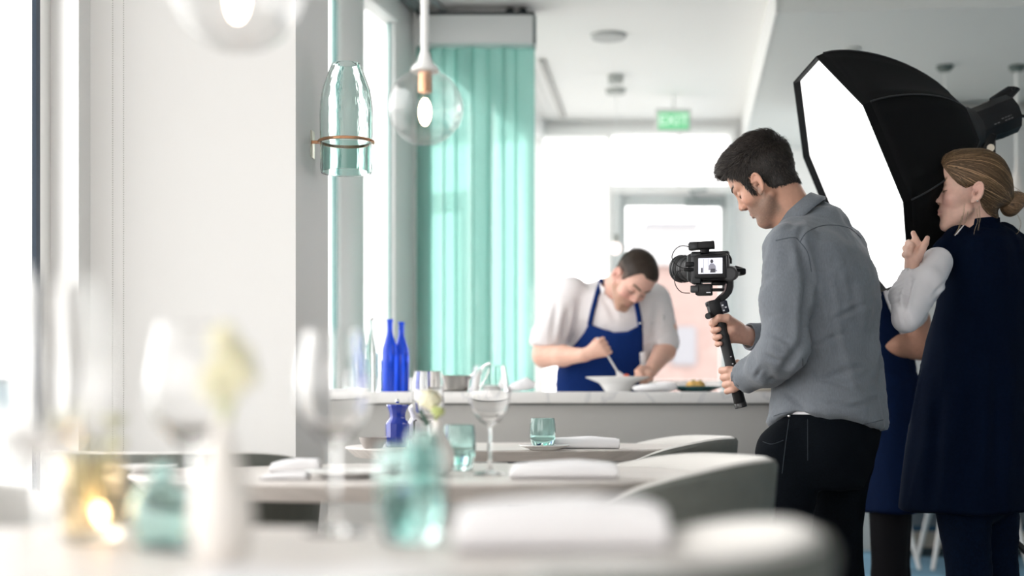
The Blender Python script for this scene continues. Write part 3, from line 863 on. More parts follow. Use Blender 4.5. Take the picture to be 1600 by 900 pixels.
# pendant globes
bulb_m = mat('bulb_glow', (1, .8, .6), emis=(1, .72, .48), estr=9)
globe_glass = thin_glass('globe_glass', (.98, .98, .98), .035)
def pendant(c, r, label, name='globe_pendant', bulb_off=0.0):
    t = empty(name, c, label=label, cat='pendant lamp', group='clear globe pendant lamps')
    prof = [(.026, r * 1.02), (.030, r * .97)] + [(r * math.sin(a), r * math.cos(a)) for a in np.linspace(.42, PI - .02, 26)] + [(0, -r)]
    G().lathe(prof, c, 40, wob=lambda a, z: .02 * math.sin(4 * a + 20 * z) + .015 * math.sin(9 * a - 30 * z)).obj('globe', globe_glass, t, smooth=180)
    G().lathe([(0, r * 1.45), (.010, r * 1.45), (.016, r * 1.2), (.028, r * 1.06), (.030, r * .95), (.0, r * .94)], c, 24).obj('cap', white_gloss, t)
    G().cyl(c + V(0, 0, r * 1.4), V(c.x, c.y, CEIL - .02), .0085, seg=12).obj('stem', white_gloss, t)
    G().lathe([(0, CEIL - .03), (.05, CEIL - .028), (.055, CEIL), (0, CEIL)], (c.x, c.y, 0), 28).obj('canopy', white_gloss, t)
    G().cyl(c + V(0, 0, r * .95), c + V(0, 0, r * .40), .014, seg=14).obj('socket', copper, t)
    G().ball(c + V(0, 0, -r * .12 + bulb_off), (.0125, .0125, .028), 14, 10).obj('filament_bulb', bulb_m, t)
    return t
pendant(P(664, 168, 2.95), .078, 'clear glass globe pendant hanging over the middle table')
pendant(P(371, -22, 1.68), .078, 'blurred globe pendant cut off by the top edge near the pier', bulb_off=-.004)
c = P(962, 388, 9.1)
t = empty('bulb_pendant', c, label='tiny far pendant bulb on a thin cord behind the chef', cat='pendant lamp')
G().ball(c, (.035, .035, .04), 14, 10).obj('bulb', mat('pale_pink_glass', (.85, .68, .64), .3, emis=(1, .8, .75), estr=.6), t)
G().cyl(c + V(0, 0, .03), V(c.x, c.y, CEIL), .003, seg=6).obj('cord', white_gloss, t)
G().bb(c.x - .02, c.x + .02, c.y - .02, c.y + .02, c.z + .035, c.z + .09).obj('socket', mat('grey_socket', (.4, .42, .4), .5), t)
G().lathe([(0, CEIL - .03), (.06, CEIL - .028), (.065, CEIL), (0, CEIL)], (c.x, c.y, 0), 28).obj('canopy', mat('canopy_grey', (.45, .47, .45), .5), t)
for (px, lab, col) in [(1476, 'thin-corded pendant left of the strobe with small grey canopy', .9), (1589, 'white teardrop pendant at the right edge beside the bun', 1)]:
    d = 7.62; c = P(px, 300, d)
    t = empty('teardrop_pendant', c, label=lab, cat='pendant lamp', group='white teardrop pendants')
    G().lathe([(0, .20), (.006, .20), (.010, .12), (.028, .06), (.045, .0), (.05, -.05), (.04, -.09), (0, -.10)], c, 24).obj('shade', mat('opal_white', (.82, .78, .74), .3), t)
    G().cyl(c + V(0, 0, .19), V(c.x, c.y, SOF - .01), .011 if px > 1500 else .004, seg=10).obj('stem', mat('pale_cord', (.72, .73, .71), .5), t)
    G().lathe([(0, SOF - .035), (.030, SOF - .03), (.045, SOF - .014), (.045, SOF), (0, SOF)], (c.x, c.y, 0), 28).obj('canopy', mat('canopy_dark', (.10, .13, .12), .5), t)
def puck(px, py, zc, r, name, lab, m, h=.02):
    d = (zc - EYE) * FPX / (HOR - py)
    o = G().lathe([(0, -h), (r * .9, -h), (r, 0), (0, 0)], (0, 0, 0), 28).obj(name, m); o.location = V((px - 800) * d / FPX, d, zc); return tag(o, lab, 'ceiling fitting')
puck(951, 55, CEIL, .10, 'ceiling_speaker', 'flush round grey speaker in the white ceiling', mat('grille_grey', (.50, .51, .50), .7))
puck(962, 118, CEIL, .05, 'smoke_detector', 'small round detector on the ceiling behind the speaker grille', mat('canopy_grey', (.45, .47, .45), .5), .05)
puck(1332, 76, SOF, .04, 'sprinkler_head', 'little sprinkler cap on the lowered ceiling above the softbox', mat('soffit_grey', (.42, .44, .42), .6), .012)
# ceiling track
a, b = P(846, 92, (CEIL - EYE) * FPX / (HOR - 92)), P(880, 181, (CEIL - EYE) * FPX / (HOR - 181))
g = G(); dirv = (b - a); L = dirv.length
g.box((a + b) / 2 + V(0, 0, -.008), (.035, L, .016), rot_to((0, 0, 1), (dirv.y, -dirv.x, 0)), .002)
t = tag(g.obj('ceiling_track', mat('track_grey', (.42, .42, .40), .5)), 'narrow grey track running along the white ceiling', 'track')
g = G(); g.box((a + b) / 2 + V(-.09, 0, -.005), (.03, L * .9, .01), rot_to((0, 0, 1), (dirv.y, -dirv.x, 0)), .002)
g.obj('trim_5', ceil_m, kind='structure')

# exit sign
ex = P(1052, 188, 9.3)
t = empty('exit_sign', ex, label='green exit sign hanging from the ceiling before the door', cat='sign')
G().box(ex, (.235, .03, .150), None, .006).obj('housing', mat('sign_white', (.75, .76, .74), .4), t)
G().box(ex + V(0, -.016, -.006), (.200, .006, .115), None, .003).obj('green_panel', mat('sign_green', (.20, .62, .33), .4, emis=(.25, .9, .42), estr=.10), t)
G().cyl(ex + V(0, 0, .07), V(ex.x, ex.y, CEIL), .01, seg=8).obj('bracket', white_gloss, t)
cu = bpy.data.curves.new('txt', 'FONT'); cu.body = 'EXIT'; cu.size = .095; cu.align_x = 'CENTER'; cu.align_y = 'CENTER'; cu.extrude = .002
to = bpy.data.objects.new('txt', cu); COL.objects.link(to)
bpy.context.view_layer.update()
me = bpy.data.meshes.new_from_object(to.evaluated_get(bpy.context.evaluated_depsgraph_get()))
bpy.data.objects.remove(to)
lo = bpy.data.objects.new('lettering', me); COL.objects.link(lo); me.materials.clear(); me.materials.append(mat('letter_white', (.85, .95, .88), .4, emis=(.8, 1, .85), estr=.15))
lo.parent = t; lo.location = (0, -.021, -.006); lo.rotation_euler = (PI / 2, 0, 0)

# stacked teal glass doors with their header
GD = 7.2
gx0, gx1 = (652 - 800) * GD / FPX, (834 - 800) * GD / FPX
hz1, hz0 = EYE + (HOR - 28) * GD / FPX, EYE + (HOR - 72) * GD / FPX
t = empty('folding_glass_wall', (gx0, GD, 0), label='stack of teal glass door panels under a white header beside the facade', cat='glass wall')
G().bb(gx0 + .01, gx1 - .005, GD - .06, GD + .10, hz0, hz1, bev=.003).obj('header', mat('header_white', (.74, .76, .76), .5), t)
G().bb(gx0, gx1 + .005, GD - .04, GD + .12, hz1 + .003, hz1 + .022).obj('track_slot', dark_metal, t)
G().bb(gx1 - .005, gx1 + .012, GD - .055, GD + .10, hz0, hz1).obj('end_cap', mat('cap_dark', (.16, .20, .20), .4), t)
g = G()
for px in (796, 816):
    p = P(px, 16, GD); g.box(p + V(0, .03, -.01), (.035, .06, .05), rot_z(.3), .006)
g.obj('roller_bracket', dark_metal, t)
tg = bpy.data.materials.new('teal_door_glass'); tg.use_nodes = True
nt = tg.node_tree
for n in list(nt.nodes): nt.nodes.remove(n)
o_ = nt.nodes.new('ShaderNodeOutputMaterial')
tr = nt.nodes.new('ShaderNodeBsdfTransparent'); tr.inputs[0].default_value = (.63, .86, .82, 1)
tl = nt.nodes.new('ShaderNodeBsdfTranslucent'); tl.inputs[0].default_value = (.47, .72, .67, 1)
df = nt.nodes.new('ShaderNodeBsdfDiffuse'); df.inputs[0].default_value = (.37, .62, .57, 1)
gl = nt.nodes.new('ShaderNodeBsdfGlossy'); gl.inputs['Roughness'].default_value = .08
m1 = nt.nodes.new('ShaderNodeMixShader'); m1.inputs[0].default_value = .42
m2 = nt.nodes.new('ShaderNodeMixShader'); m2.inputs[0].default_value = .45
m3 = nt.nodes.new('ShaderNodeMixShader'); m3.inputs[0].default_value = .08
nt.links.new(tl.outputs[0], m1.inputs[1]); nt.links.new(df.outputs[0], m1.inputs[2])
nt.links.new(tr.outputs[0], m2.inputs[1]); nt.links.new(m1.outputs[0], m2.inputs[2])
nt.links.new(m2.outputs[0], m3.inputs[1]); nt.links.new(gl.outputs[0], m3.inputs[2]); nt.links.new(m3.outputs[0], o_.inputs[0])
edges = [652, 672, 693, 712, 738, 762, 786, 806, 834]
for k in range(8):
    x0, x1 = (edges[k] - 800) * GD / FPX, (edges[k + 1] - 800) * GD / FPX
    ang = [.5, -.35, .45, -.5, .3, -.4, .5, -.2][k]
    xc = (x0 + x1) / 2; w = (x1 - x0) * 1.12 / math.cos(ang)
    G().box((xc, GD + .03 + .008 * (k % 3), (hz0 + .03) / 2), (w, .010, hz0 - .03), rot_z(ang), .002).obj('glass_panel', tg, t)
G().bb(gx0, gx1, GD - .01, GD + .07, .0, .03).obj('floor_track', dark_metal, t)
# ================================================================ IMPLICIT-SURFACE KIT (used for the figures)
A_ = lambda *v: np.array(v, dtype=np.float32)
def npv(v): return np.array((v[0], v[1], v[2]), dtype=np.float32)
def f_cap(p, a, b, ra, rb):
    a = npv(a); b = npv(b); ba = b - a; pa = p - a
    t = np.clip(pa @ ba / max(float(ba @ ba), 1e-9), 0, 1)
    d = pa - t[:, None] * ba
    return np.sqrt((d * d).sum(1)) - (ra + (rb - ra) * t)
def f_ell(p, c, r, R=None):
    q = p - npv(c)
    if R is not None: q = q @ np.array(R, dtype=np.float32)      # columns = local axes
    r = np.array(r, dtype=np.float32)
    k0 = np.sqrt(((q / r) ** 2).sum(1)); k1 = np.sqrt(((q / (r * r)) ** 2).sum(1))
    return np.where(k1 > 1e-6, k0 * (k0 - 1) / np.maximum(k1, 1e-6), -r.min())
def f_loft(p, rows, yaw, pw=2.0):
    """rows: (z, x, y, half_width_lateral, half_depth); lateral axis = left vector for yaw"""
    rows = sorted(rows); r = np.array(rows, dtype=np.float32)
    z = p[:, 2]
    cx, cy, a, b = [np.interp(z, r[:, 0], r[:, i]).astype(np.float32) for i in (1, 2, 3, 4)]
    dx = p[:, 0] - cx; dy = p[:, 1] - cy
    lx, ly = LEFT(yaw); fx, fy = FWD(yaw)
    u = dx * lx + dy * ly; v = dx * fx + dy * fy
    k = (np.abs(u / a) ** pw + np.abs(v / b) ** pw) ** (1 / pw)
    f = (k - 1) * np.minimum(a, b)
    return np.maximum(f, np.maximum(z - r[-1, 0], r[0, 0] - z))
def FWD(yaw): return (-math.cos(yaw), math.sin(yaw))
def LEFT(yaw): return (-math.sin(yaw), -math.cos(yaw))
def smin(a, b, k):
    h = np.clip(.5 + .5 * (b - a) / k, 0, 1)
    return b + (a - b) * h - k * h * (1 - h)
def smax(a, b, k): return -smin(-a, -b, k)

def nets(F, lo, h):
    nx, ny, nz = F.shape
    S = F < 0
    c = [S[i:nx - 1 + i, j:ny - 1 + j, k:nz - 1 + k] for i in (0, 1) for j in (0, 1) for k in (0, 1)]
    cnt = sum(x.astype(np.int8) for x in c)
    act = (cnt > 0) & (cnt < 8)
    idx = -np.ones(act.shape, dtype=np.int64)
    ijk = np.argwhere(act); idx[act] = np.arange(len(ijk))
    acc = np.zeros((len(ijk), 3)); n = np.zeros(len(ijk))
    I, J, K = ijk.T
    for ax in range(3):
        oth = [a for a in range(3) if a != ax]
        for u in (0, 1):
            for v in (0, 1):
                o0 = [0, 0, 0]; o0[oth[0]] = u; o0[oth[1]] = v
                o1 = list(o0); o1[ax] = 1
                f0 = F[I + o0[0], J + o0[1], K + o0[2]]; f1 = F[I + o1[0], J + o1[1], K + o1[2]]
                m = (f0 < 0) != (f1 < 0)
                t = np.where(m, f0 / np.where(m, f0 - f1, 1), 0)
                pos = np.zeros((len(ijk), 3)); pos[:] = o0; pos[:, ax] += t
                acc[m] += pos[m]; n[m] += 1
    V_ = (ijk + acc / n[:, None]) * h + np.array(lo)
    Q = []
    for ax in range(3):
        sl0 = [slice(None)] * 3; sl1 = [slice(None)] * 3
        sl0[ax] = slice(0, -1); sl1[ax] = slice(1, None)
        a, b = S[tuple(sl0)], S[tuple(sl1)]
        e = np.argwhere(a != b)
        o1, o2 = [x for x in range(3) if x != ax]
        ok = (e[:, o1] > 0) & (e[:, o2] > 0) & (e[:, o1] < F.shape[o1] - 1) & (e[:, o2] < F.shape[o2] - 1)
        e = e[ok]
        def cell(d1, d2):
            q = e.copy(); q[:, o1] -= d1; q[:, o2] -= d2
            return idx[q[:, 0], q[:, 1], q[:, 2]]
        q = np.stack([cell(0, 0), cell(1, 0), cell(1, 1), cell(0, 1)], 1)
        flip = a[e[:, 0], e[:, 1], e[:, 2]]
        if ax == 1: flip = ~flip
        q[~flip] = q[~flip][:, ::-1]
        Q.append(q)
    Q = np.concatenate(Q); Q = Q[(Q >= 0).all(1)]
    return V_, Q

def field_mesh(fn, lo, hi, h):
    lo = np.array(lo, float); hi = np.array(hi, float)
    n = np.ceil((hi - lo) / h).astype(int) + 1
    ax = [(lo[i] + h * np.arange(n[i])).astype(np.float32) for i in range(3)]
    F = np.empty(tuple(n), dtype=np.float32)
    step = max(1, int(400000 / (n[1] * n[2])))
    YY, ZZ = np.meshgrid(ax[1], ax[2], indexing='ij'); YY = YY.ravel(); ZZ = ZZ.ravel()
    for i in range(0, n[0], step):
        xs = ax[0][i:i + step]
        p = np.empty((len(xs) * len(YY), 3), np.float32)
        p[:, 0] = np.repeat(xs, len(YY)); p[:, 1] = np.tile(YY, len(xs)); p[:, 2] = np.tile(ZZ, len(xs))
        F[i:i + step] = fn(p).reshape(len(xs), n[1], n[2])
    F[0] = np.maximum(F[0], 1e-3); F[-1] = np.maximum(F[-1], 1e-3); F[:, 0] = np.maximum(F[:, 0], 1e-3); F[:, -1] = np.maximum(F[:, -1], 1e-3)
    F[:, :, 0] = np.maximum(F[:, :, 0], 1e-3); F[:, :, -1] = np.maximum(F[:, :, -1], 1e-3)
    return nets(F, lo, h)

def vnorm(fn, v, e=.002):
    v = v.astype(np.float32)
    g = np.stack([fn(v + A_(*(e if k == i else 0 for k in range(3)))) - fn(v - A_(*(e if k == i else 0 for k in range(3)))) for i in range(3)], 1)
    return g / np.maximum(np.linalg.norm(g, axis=1), 1e-9)[:, None]

def np_obj(name, parts, mats_, parent=None, colors=None, smooth=True, **kw):
    """parts: list of (V, Q); colors: list of (N,3) arrays or None"""
    off = 0; VV = []; QQ = []; CC = []
    for i, (v, q) in enumerate(parts):
        VV.append(np.asarray(v, float)); QQ.append(np.asarray(q) + off); off += len(v)
        if colors is not None: CC.append(colors[i])
    VV = np.concatenate(VV); QQ = np.concatenate(QQ)
    if parent is not None:
        o = world_loc(parent); VV = VV - np.array([o.x, o.y, o.z])
    me = bpy.data.meshes.new(name)
    k = QQ.shape[1]
    me.vertices.add(len(VV)); me.vertices.foreach_set('co', VV.astype(np.float32).ravel())
    me.loops.add(len(QQ) * k); me.loops.foreach_set('vertex_index', QQ.astype(np.int32).ravel())
    me.polygons.add(len(QQ)); me.polygons.foreach_set('loop_start', np.arange(0, len(QQ) * k, k, dtype=np.int32))
    me.update(calc_edges=True)
    me.polygons.foreach_set('use_smooth', [smooth] * len(QQ))
    if colors is not None:
        CC = np.concatenate(CC); at_ = me.color_attributes.new('Col', 'FLOAT_COLOR', 'POINT')
        at_.data.foreach_set('color', np.concatenate([CC, np.ones((len(CC), 1))], 1).astype(np.float32).ravel())
    me.materials.append(mats_)
    me.validate(); me.update()
    o = bpy.data.objects.new(name, me); COL.objects.link(o)
    if parent is not None: o.parent = parent
    return tag(o, kw.get('label'), kw.get('cat'), kw.get('group'), kw.get('kind'))

def fold_disp(v, nrm, amp, f, seed=0.0, ridge=True, dirs=None):
    """cloth-like displacement from warped noise; dirs scales the lookup per axis"""
    v3 = np.asarray(v) * (np.array(dirs) if dirs is not None else 1.0)
    out = np.empty(len(v3))
    nz = mnoise.noise
    for i, p in enumerate(v3):
        q = Vector((p[0] * f + seed, p[1] * f, p[2] * f))
        w = nz(q * .6 + Vector((7.1, seed, 3.3))) * 1.1
        a = nz(q + Vector((w, w * .7, -w)))
        if ridge: a = (1 - abs(a) * 2.2)
        b = nz(q * 2.3 + Vector((w, 3, 1)))
        out[i] = a * .7 + b * .35
    return v + nrm * (out * amp)[:, None]

from mathutils.bvhtree import BVHTree
def make_bvh(v, q): return BVHTree.FromPolygons([tuple(x) for x in v], [tuple(int(i) for i in f) for f in q])
def seam_line(px_pts, bvh, off, r, g, n=26, seg=6):
    pts = []
    P0 = [Vector((a, b, 0)) for a, b in px_pts]
    for i in range(len(P0) - 1):
        p0, p1, p2, p3 = P0[max(i - 1, 0)], P0[i], P0[i + 1], P0[min(i + 2, len(P0) - 1)]
        for t in np.linspace(0, 1, n)[:-1]:
            pts.append(.5 * ((2 * p1) + (-p0 + p2) * t + (2 * p0 - 5 * p1 + 4 * p2 - p3) * t * t + (-p0 + 3 * p1 - 3 * p2 + p3) * t ** 3))
    pts.append(P0[-1]); o = Vector((0, 0, EYE)); out = []
    for q in pts:
        d = Vector(((q.x - 800) / FPX, 1, (HOR - q.y) / FPX)).normalized()
        h = bvh.ray_cast(o, d)
        if h[0] is not None:
            if out and (h[0] - out[-1]).length > .06: continue
            nn = h[1] if h[1].dot(d) < 0 else -h[1]
            out.append(h[0] + nn * off)
    if len(out) > 4:
        sm = [out[0]] + [(a + b * 2 + c) / 4 for a, b, c in zip(out, out[1:], out[2:])] + [out[-1]]
        g.tube(sm, r, seg)

class Frame:
    def __init__(s, c, yaw, pitch, roll=0.0, k=1.0):
        fx, fy = FWD(yaw); lx, ly = LEFT(yaw)
        f = Vector((fx, fy, 0)); l = Vector((lx, ly, 0)); u = Vector((0, 0, 1))
        f2 = f * math.cos(pitch) - u * math.sin(pitch); u2 = f * math.sin(pitch) + u * math.cos(pitch)
        l2 = l * math.cos(roll) + u2 * math.sin(roll); u3 = -l * math.sin(roll) + u2 * math.cos(roll)
        s.c = Vector(c); s.k = k
        s.M = np.array([f2, l2, u3], dtype=np.float32)      # rows = local axes in world
        s.f, s.l, s.u = f2, l2, u3
    def to_local(s, p): return ((p - npv(s.c)) @ s.M.T) / s.k
    def world(s, q): return (np.asarray(q) * s.k) @ s.M + npv(s.c)
    def w(s, x, y, z): return s.c + (s.f * x + s.l * y + s.u * z) * s.k

def head_field(q, fem=False, ear_dz=0.0, ears=True, lips=True, ear_dx=0.0):
    """q local: x forward, y left, z up; origin between the ears"""
    y = np.abs(q[:, 1]); s = q.copy(); s[:, 1] = y
    d = f_ell(q, (-.010, 0, .044), (.098, .076, .090))
    d = smin(d, f_ell(q, (.032, 0, .045), (.067, .064, .078)), .02)
    if fem: d = smin(d, f_ell(q, (.038, 0, .058), (.061, .058, .066)), .015)
    d = smin(d, f_ell(q, (.040, 0, -.020), (.050, .058, .075)), .02)
    d = smin(d, f_ell(q, (.046, 0, -.066), (.040, .040 if fem else .045, .036)), .02)
    if fem:
        d = smin(d, f_cap(q, (.068, 0, -.097), (.064, 0, -.085), .014, .017), .018)
        d = smin(d, f_cap(s, (.010, .048, -.055), (.068, .012, -.098), .012, .012), .022)
    else:
        d = smin(d, f_cap(q, (.075, -.012, -.096), (.075, .012, -.096), .015, .015), .022)
        d = smin(d, f_cap(s, (.004, .054, -.052), (.070, .014, -.100), .014, .014), .020)
    d = smin(d, f_ell(s, (.058, .043, -.018), (.026, .020, .022)), .02)
    d = smin(d, f_cap(s, (.084, .010, .034), (.072, .044, .032), .009 if fem else .012, .008), .014)      # brow ridge
    d = smax(d, -f_ell(s, (.100, .031, .010), (.020, .019, .013)), .012)                                  # eye sockets
    d = smin(d, f_ell(s, (.0765, .031, .010), (.0135, .0150, .0130)), .003)                                # lidded eyeballs
    d = smin(d, f_cap(q, (.0865, 0, .024), (.1010, 0, -.014), .0085, .0100 if fem else .0115), .013)          # nose
    d = smin(d, f_ell(q, (.1050 if not fem else .1015, 0, -.018), (.0095, .009, .0088)), .008)
    d = smin(d, f_ell(s, (.0965, .0115, -.0235), (.0105, .0065, .0075)), .005)
    d = smax(d, -f_ell(s, (.0985, .0068, -.0325), (.0050, .0028, .0030)), .002)
    if lips:
        d = smin(d, f_ell(q, (.072 if not fem else .069, 0, -.050), (.021, .026, .022)), .012)
        lr = .0062 if fem else .0048
        d = smin(d, f_cap(s, (.0935 - .003 * fem, .000, -.0525), (.084 - .003 * fem, .020, -.0585), lr, .003), .005)
        d = smin(d, f_cap(s, (.0920 - .003 * fem, .000, -.0640), (.083 - .003 * fem, .018, -.0600), lr + .0012, .003), .005)
        d = smax(d, -f_cap(s, (.101 - .003 * fem, 0, -.0585), (.089 - .003 * fem, .021, -.0593), .0022, .0014), .003)
        d = smax(d, -f_ell(q, (.094, 0, -.078), (.008, .016, .007)), .010)
    if ears:
        e = s - A_(ear_dx, 0, ear_dz)
        # thin tilted plate + helix rim + lobe
        R = rot_z(math.radians(-26)) @ Matrix.Rotation(math.radians(-12), 3, 'Y')
        c = (-.006, .0825, .004)
        pl = f_ell(e, c, (.0165, .0040, .030), R)
        loc = lambda a, r1=.0165, r2=.030: Vector(c) + R @ Vector((r1 * math.cos(a), .0035, r2 * math.sin(a)))
        rim = None
        angs = np.linspace(math.radians(20), math.radians(235), 9)
        for a0_, a1_ in zip(angs, angs[1:]):
            x = f_cap(e, loc(a0_), loc(a1_), .0042, .0038)
            rim = x if rim is None else np.minimum(rim, x)
        rim = smin(rim, f_cap(e, loc(math.radians(20)), Vector(c) + R @ Vector((.004, .003, .006)), .0036, .0025), .003)
        rim = smin(rim, f_ell(e, Vector(c) + R @ Vector((.005, .002, -.028)), (.0085, .0045, .0095), R), .004)
        rim = smin(rim, f_cap(e, Vector(c) + R @ Vector((.013, .003, -.004)), Vector(c) + R @ Vector((.012, .003, -.013)), .0040, .0036), .003)  # tragus
        rim = smin(rim, f_cap(e, Vector(c) + R @ Vector((-.007, .002, .014)), Vector(c) + R @ Vector((-.006, .002, -.014)), .0030, .0032), .004)  # antihelix
        ear = smin(pl, rim, .003)
        ear = smax(ear, -f_ell(e, Vector(c) + R @ Vector((.003, .008, -.005)), (.0085, .0100, .0130), R), .002)
        d = smin(d, ear, .004)
    return d

def face_parts(fr, parent, fn, col, bw=.0016, lash=.0011):
    m = mat('brow_hair_%02d' % int(col[0] * 1000), col, .8)
    for sgn in (1, -1):
        for nm, pts, r in (('eyelashes', [(y, .0045 - .0035 * math.sin((y - .018) / .026 * PI)) for y in np.linspace(.018, .044, 9)], lash),
                           ('eyebrow', [(y, .0330 + .0075 * math.sin((y - .010) / .038 * 2.3)) for y in np.linspace(.013, .047, 9)], bw)):
            c = np.array([[.03, 0, z] for y, z in pts]); d = np.array([[1, 0, 0]] * len(pts), float)
            o = np.array([[.0, sgn * y, z] for y, z in pts])
            lo_ = np.full(len(pts), .04); hi_ = np.full(len(pts), .13)
            for _ in range(18):
                md = (lo_ + hi_) / 2; q = o.copy(); q[:, 0] = md
                ins = fn(fr.world(q).astype(np.float32)) < 0
                lo_ = np.where(ins, md, lo_); hi_ = np.where(ins, hi_, md)
            q = o.copy(); q[:, 0] = (lo_ + hi_) / 2 + .0006
            w = fr.world(q)
            rr = [r * (.5 + .9 * math.sin(PI * (i + .8) / (len(pts) + .6))) for i in range(len(pts))]
            G().tube([Vector(x) for x in w], rr, 6).obj(nm, m, parent)

def ray_surface(fn, origin, dirs, rmax=.2, n=22, off=0.0):
    lo = np.zeros(len(dirs)); hi = np.full(len(dirs), rmax)
    for _ in range(n):
        m = (lo + hi) / 2
        v = fn((origin + dirs * m[:, None]).astype(np.float32)) - off
        ins = v < 0
        lo = np.where(ins, m, lo); hi = np.where(ins, hi, m)
    return origin + dirs * ((lo + hi) / 2)[:, None]

def ribbons(paths, widths, colors=None, normals=None):
    """paths: (N, K, 3); widths: (N, K). three-sided strands -> quads"""
    N, K, _ = paths.shape
    t = np.gradient(paths, axis=1); t /= np.maximum(np.linalg.norm(t, axis=2, keepdims=True), 1e-9)
    if normals is None:
        normals = np.broadcast_to(np.array([0, 0, 1.0]), paths.shape)
    b = np.cross(t, normals); b /= np.maximum(np.linalg.norm(b, axis=2, keepdims=True), 1e-9)
    nn = np.cross(b, t)
    w = widths[:, :, None]
    ring = np.stack([paths + b * w, paths + nn * w * .8, paths - b * w], 2)      # N K 3 3
    Vv = ring.reshape(-1, 3)
    i = np.arange(N)[:, None, None] * (K * 3); k = np.arange(K - 1)[None, :, None] * 3; j = np.arange(2)[None, None, :]
    a = i + k + j
    Q = np.stack([a, a + 1, a + 4, a + 3], -1).reshape(-1, 4)
    C = None if colors is None else np.repeat(colors, K * 3, axis=0)
    return Vv, Q, C

def finger(p, pts, rs, d=None, k=.004):
    for a, b, r0, r1 in zip(pts, pts[1:], rs, rs[1:]):
        x = f_cap(p, a, b, r0, r1)
        d = x if d is None else smin(d, x, k)
    return d

def grip_hand(A, B, wrist, out, k=1.0, s0=.5, rg=.016, wrap=1, thumb_up=True, thumb_ang=None, mirror=1, order=1):
    """hand closed round the bar A-B. out = unit vector from bar to the palm side; wrap = +-1 turning sense.
    s0 = position (0 A .. 1 B) of the middle of the hand; order=+1 index finger nearest A."""
    A = Vector(A); B = Vector(B); ax = (B - A).normalized(); C = A.lerp(B, s0)
    o = Vector(out); o = (o - ax * o.dot(ax)).normalized(); t = ax.cross(o) * wrap
    def pos(h, ang, r):
        return C + ax * h * k * order + (o * math.cos(ang) + t * math.sin(ang)) * r
    fr = [.0088 * k, .0092 * k, .0088 * k, .0078 * k]
    hs = [-.031, -.0105, .0105, .030]
    chains = []
    for i in range(4):
        rr = rg + fr[i] * .85
        kn = C + ax * hs[i] * .92 * k * order + o * (rg + .016 * k) * .62 + t * (rg + .030 * k)            # knuckle
        kn = pos(hs[i] * .95, .95, rg + .021 * k)
        pts = [kn, pos(hs[i], 1.75, rr + .008 * k), pos(hs[i], 2.55, rr + .0035 * k), pos(hs[i] + .001, 3.45 + (-.1, .1, .1, -.05)[i], rr), pos(hs[i] + .001, 4.15 + (-.15, .1, .05, -.2)[i], rr - .001)]
        chains.append((pts, [fr[i] * 1.18, fr[i] * 1.08, fr[i] * 1.06, fr[i] * .98, fr[i] * .86]))
    W = Vector(wrist)
    palm = [(pos(h * .8, .80, rg + .016 * k), W.lerp(pos(h * .75, .35, rg + .018 * k), .25), .0135 * k, .018 * k) for h in hs]
    th0 = W.lerp(pos(-.028, -.25, rg + .014 * k), .55)
    th1 = pos(-.034, -.75, rg + .013 * k)
    th2 = pos(-.040, -1.65, rg + .0105 * k); th3 = pos(-.036, -2.35, rg + .0085 * k)
    if thumb_ang: th1, th2, th3 = thumb_ang
    def fn(p):
        d = None
        for a, b, r0, r1 in palm:
            x = f_cap(p, a, b, r0, r1); d = x if d is None else smin(d, x, .010)
        d = smin(d, f_cap(p, pos(0, .25, rg + .012 * k), W, .020 * k, .023 * k), .014)
        for pts, rs in chains: 
            f = finger(p, pts, rs, None, .003)
            d = smin(d, f, .0035)
        f = finger(p, [th0, th1, th2, th3], [.017 * k, .0125 * k, .0105 * k, .0090 * k], None, .004)
        d = smin(d, f, .005)
        return smax(d, -f_cap(p, A, B, rg - .001, rg - .001), .002)
    return fn, C, W

def bounds(pts, pad):
    a = np.array([tuple(x) for x in pts]); return a.min(0) - pad, a.max(0) + pad

skin_m = mat('skin', (.8, .55, .45), .48, vcol=True, sss=.12, noise=(90, .05), bump=(500, .08, .0006))
hair_m = mat('hair_strands', (.1, .08, .06), .42, vcol=True, spec=.35)

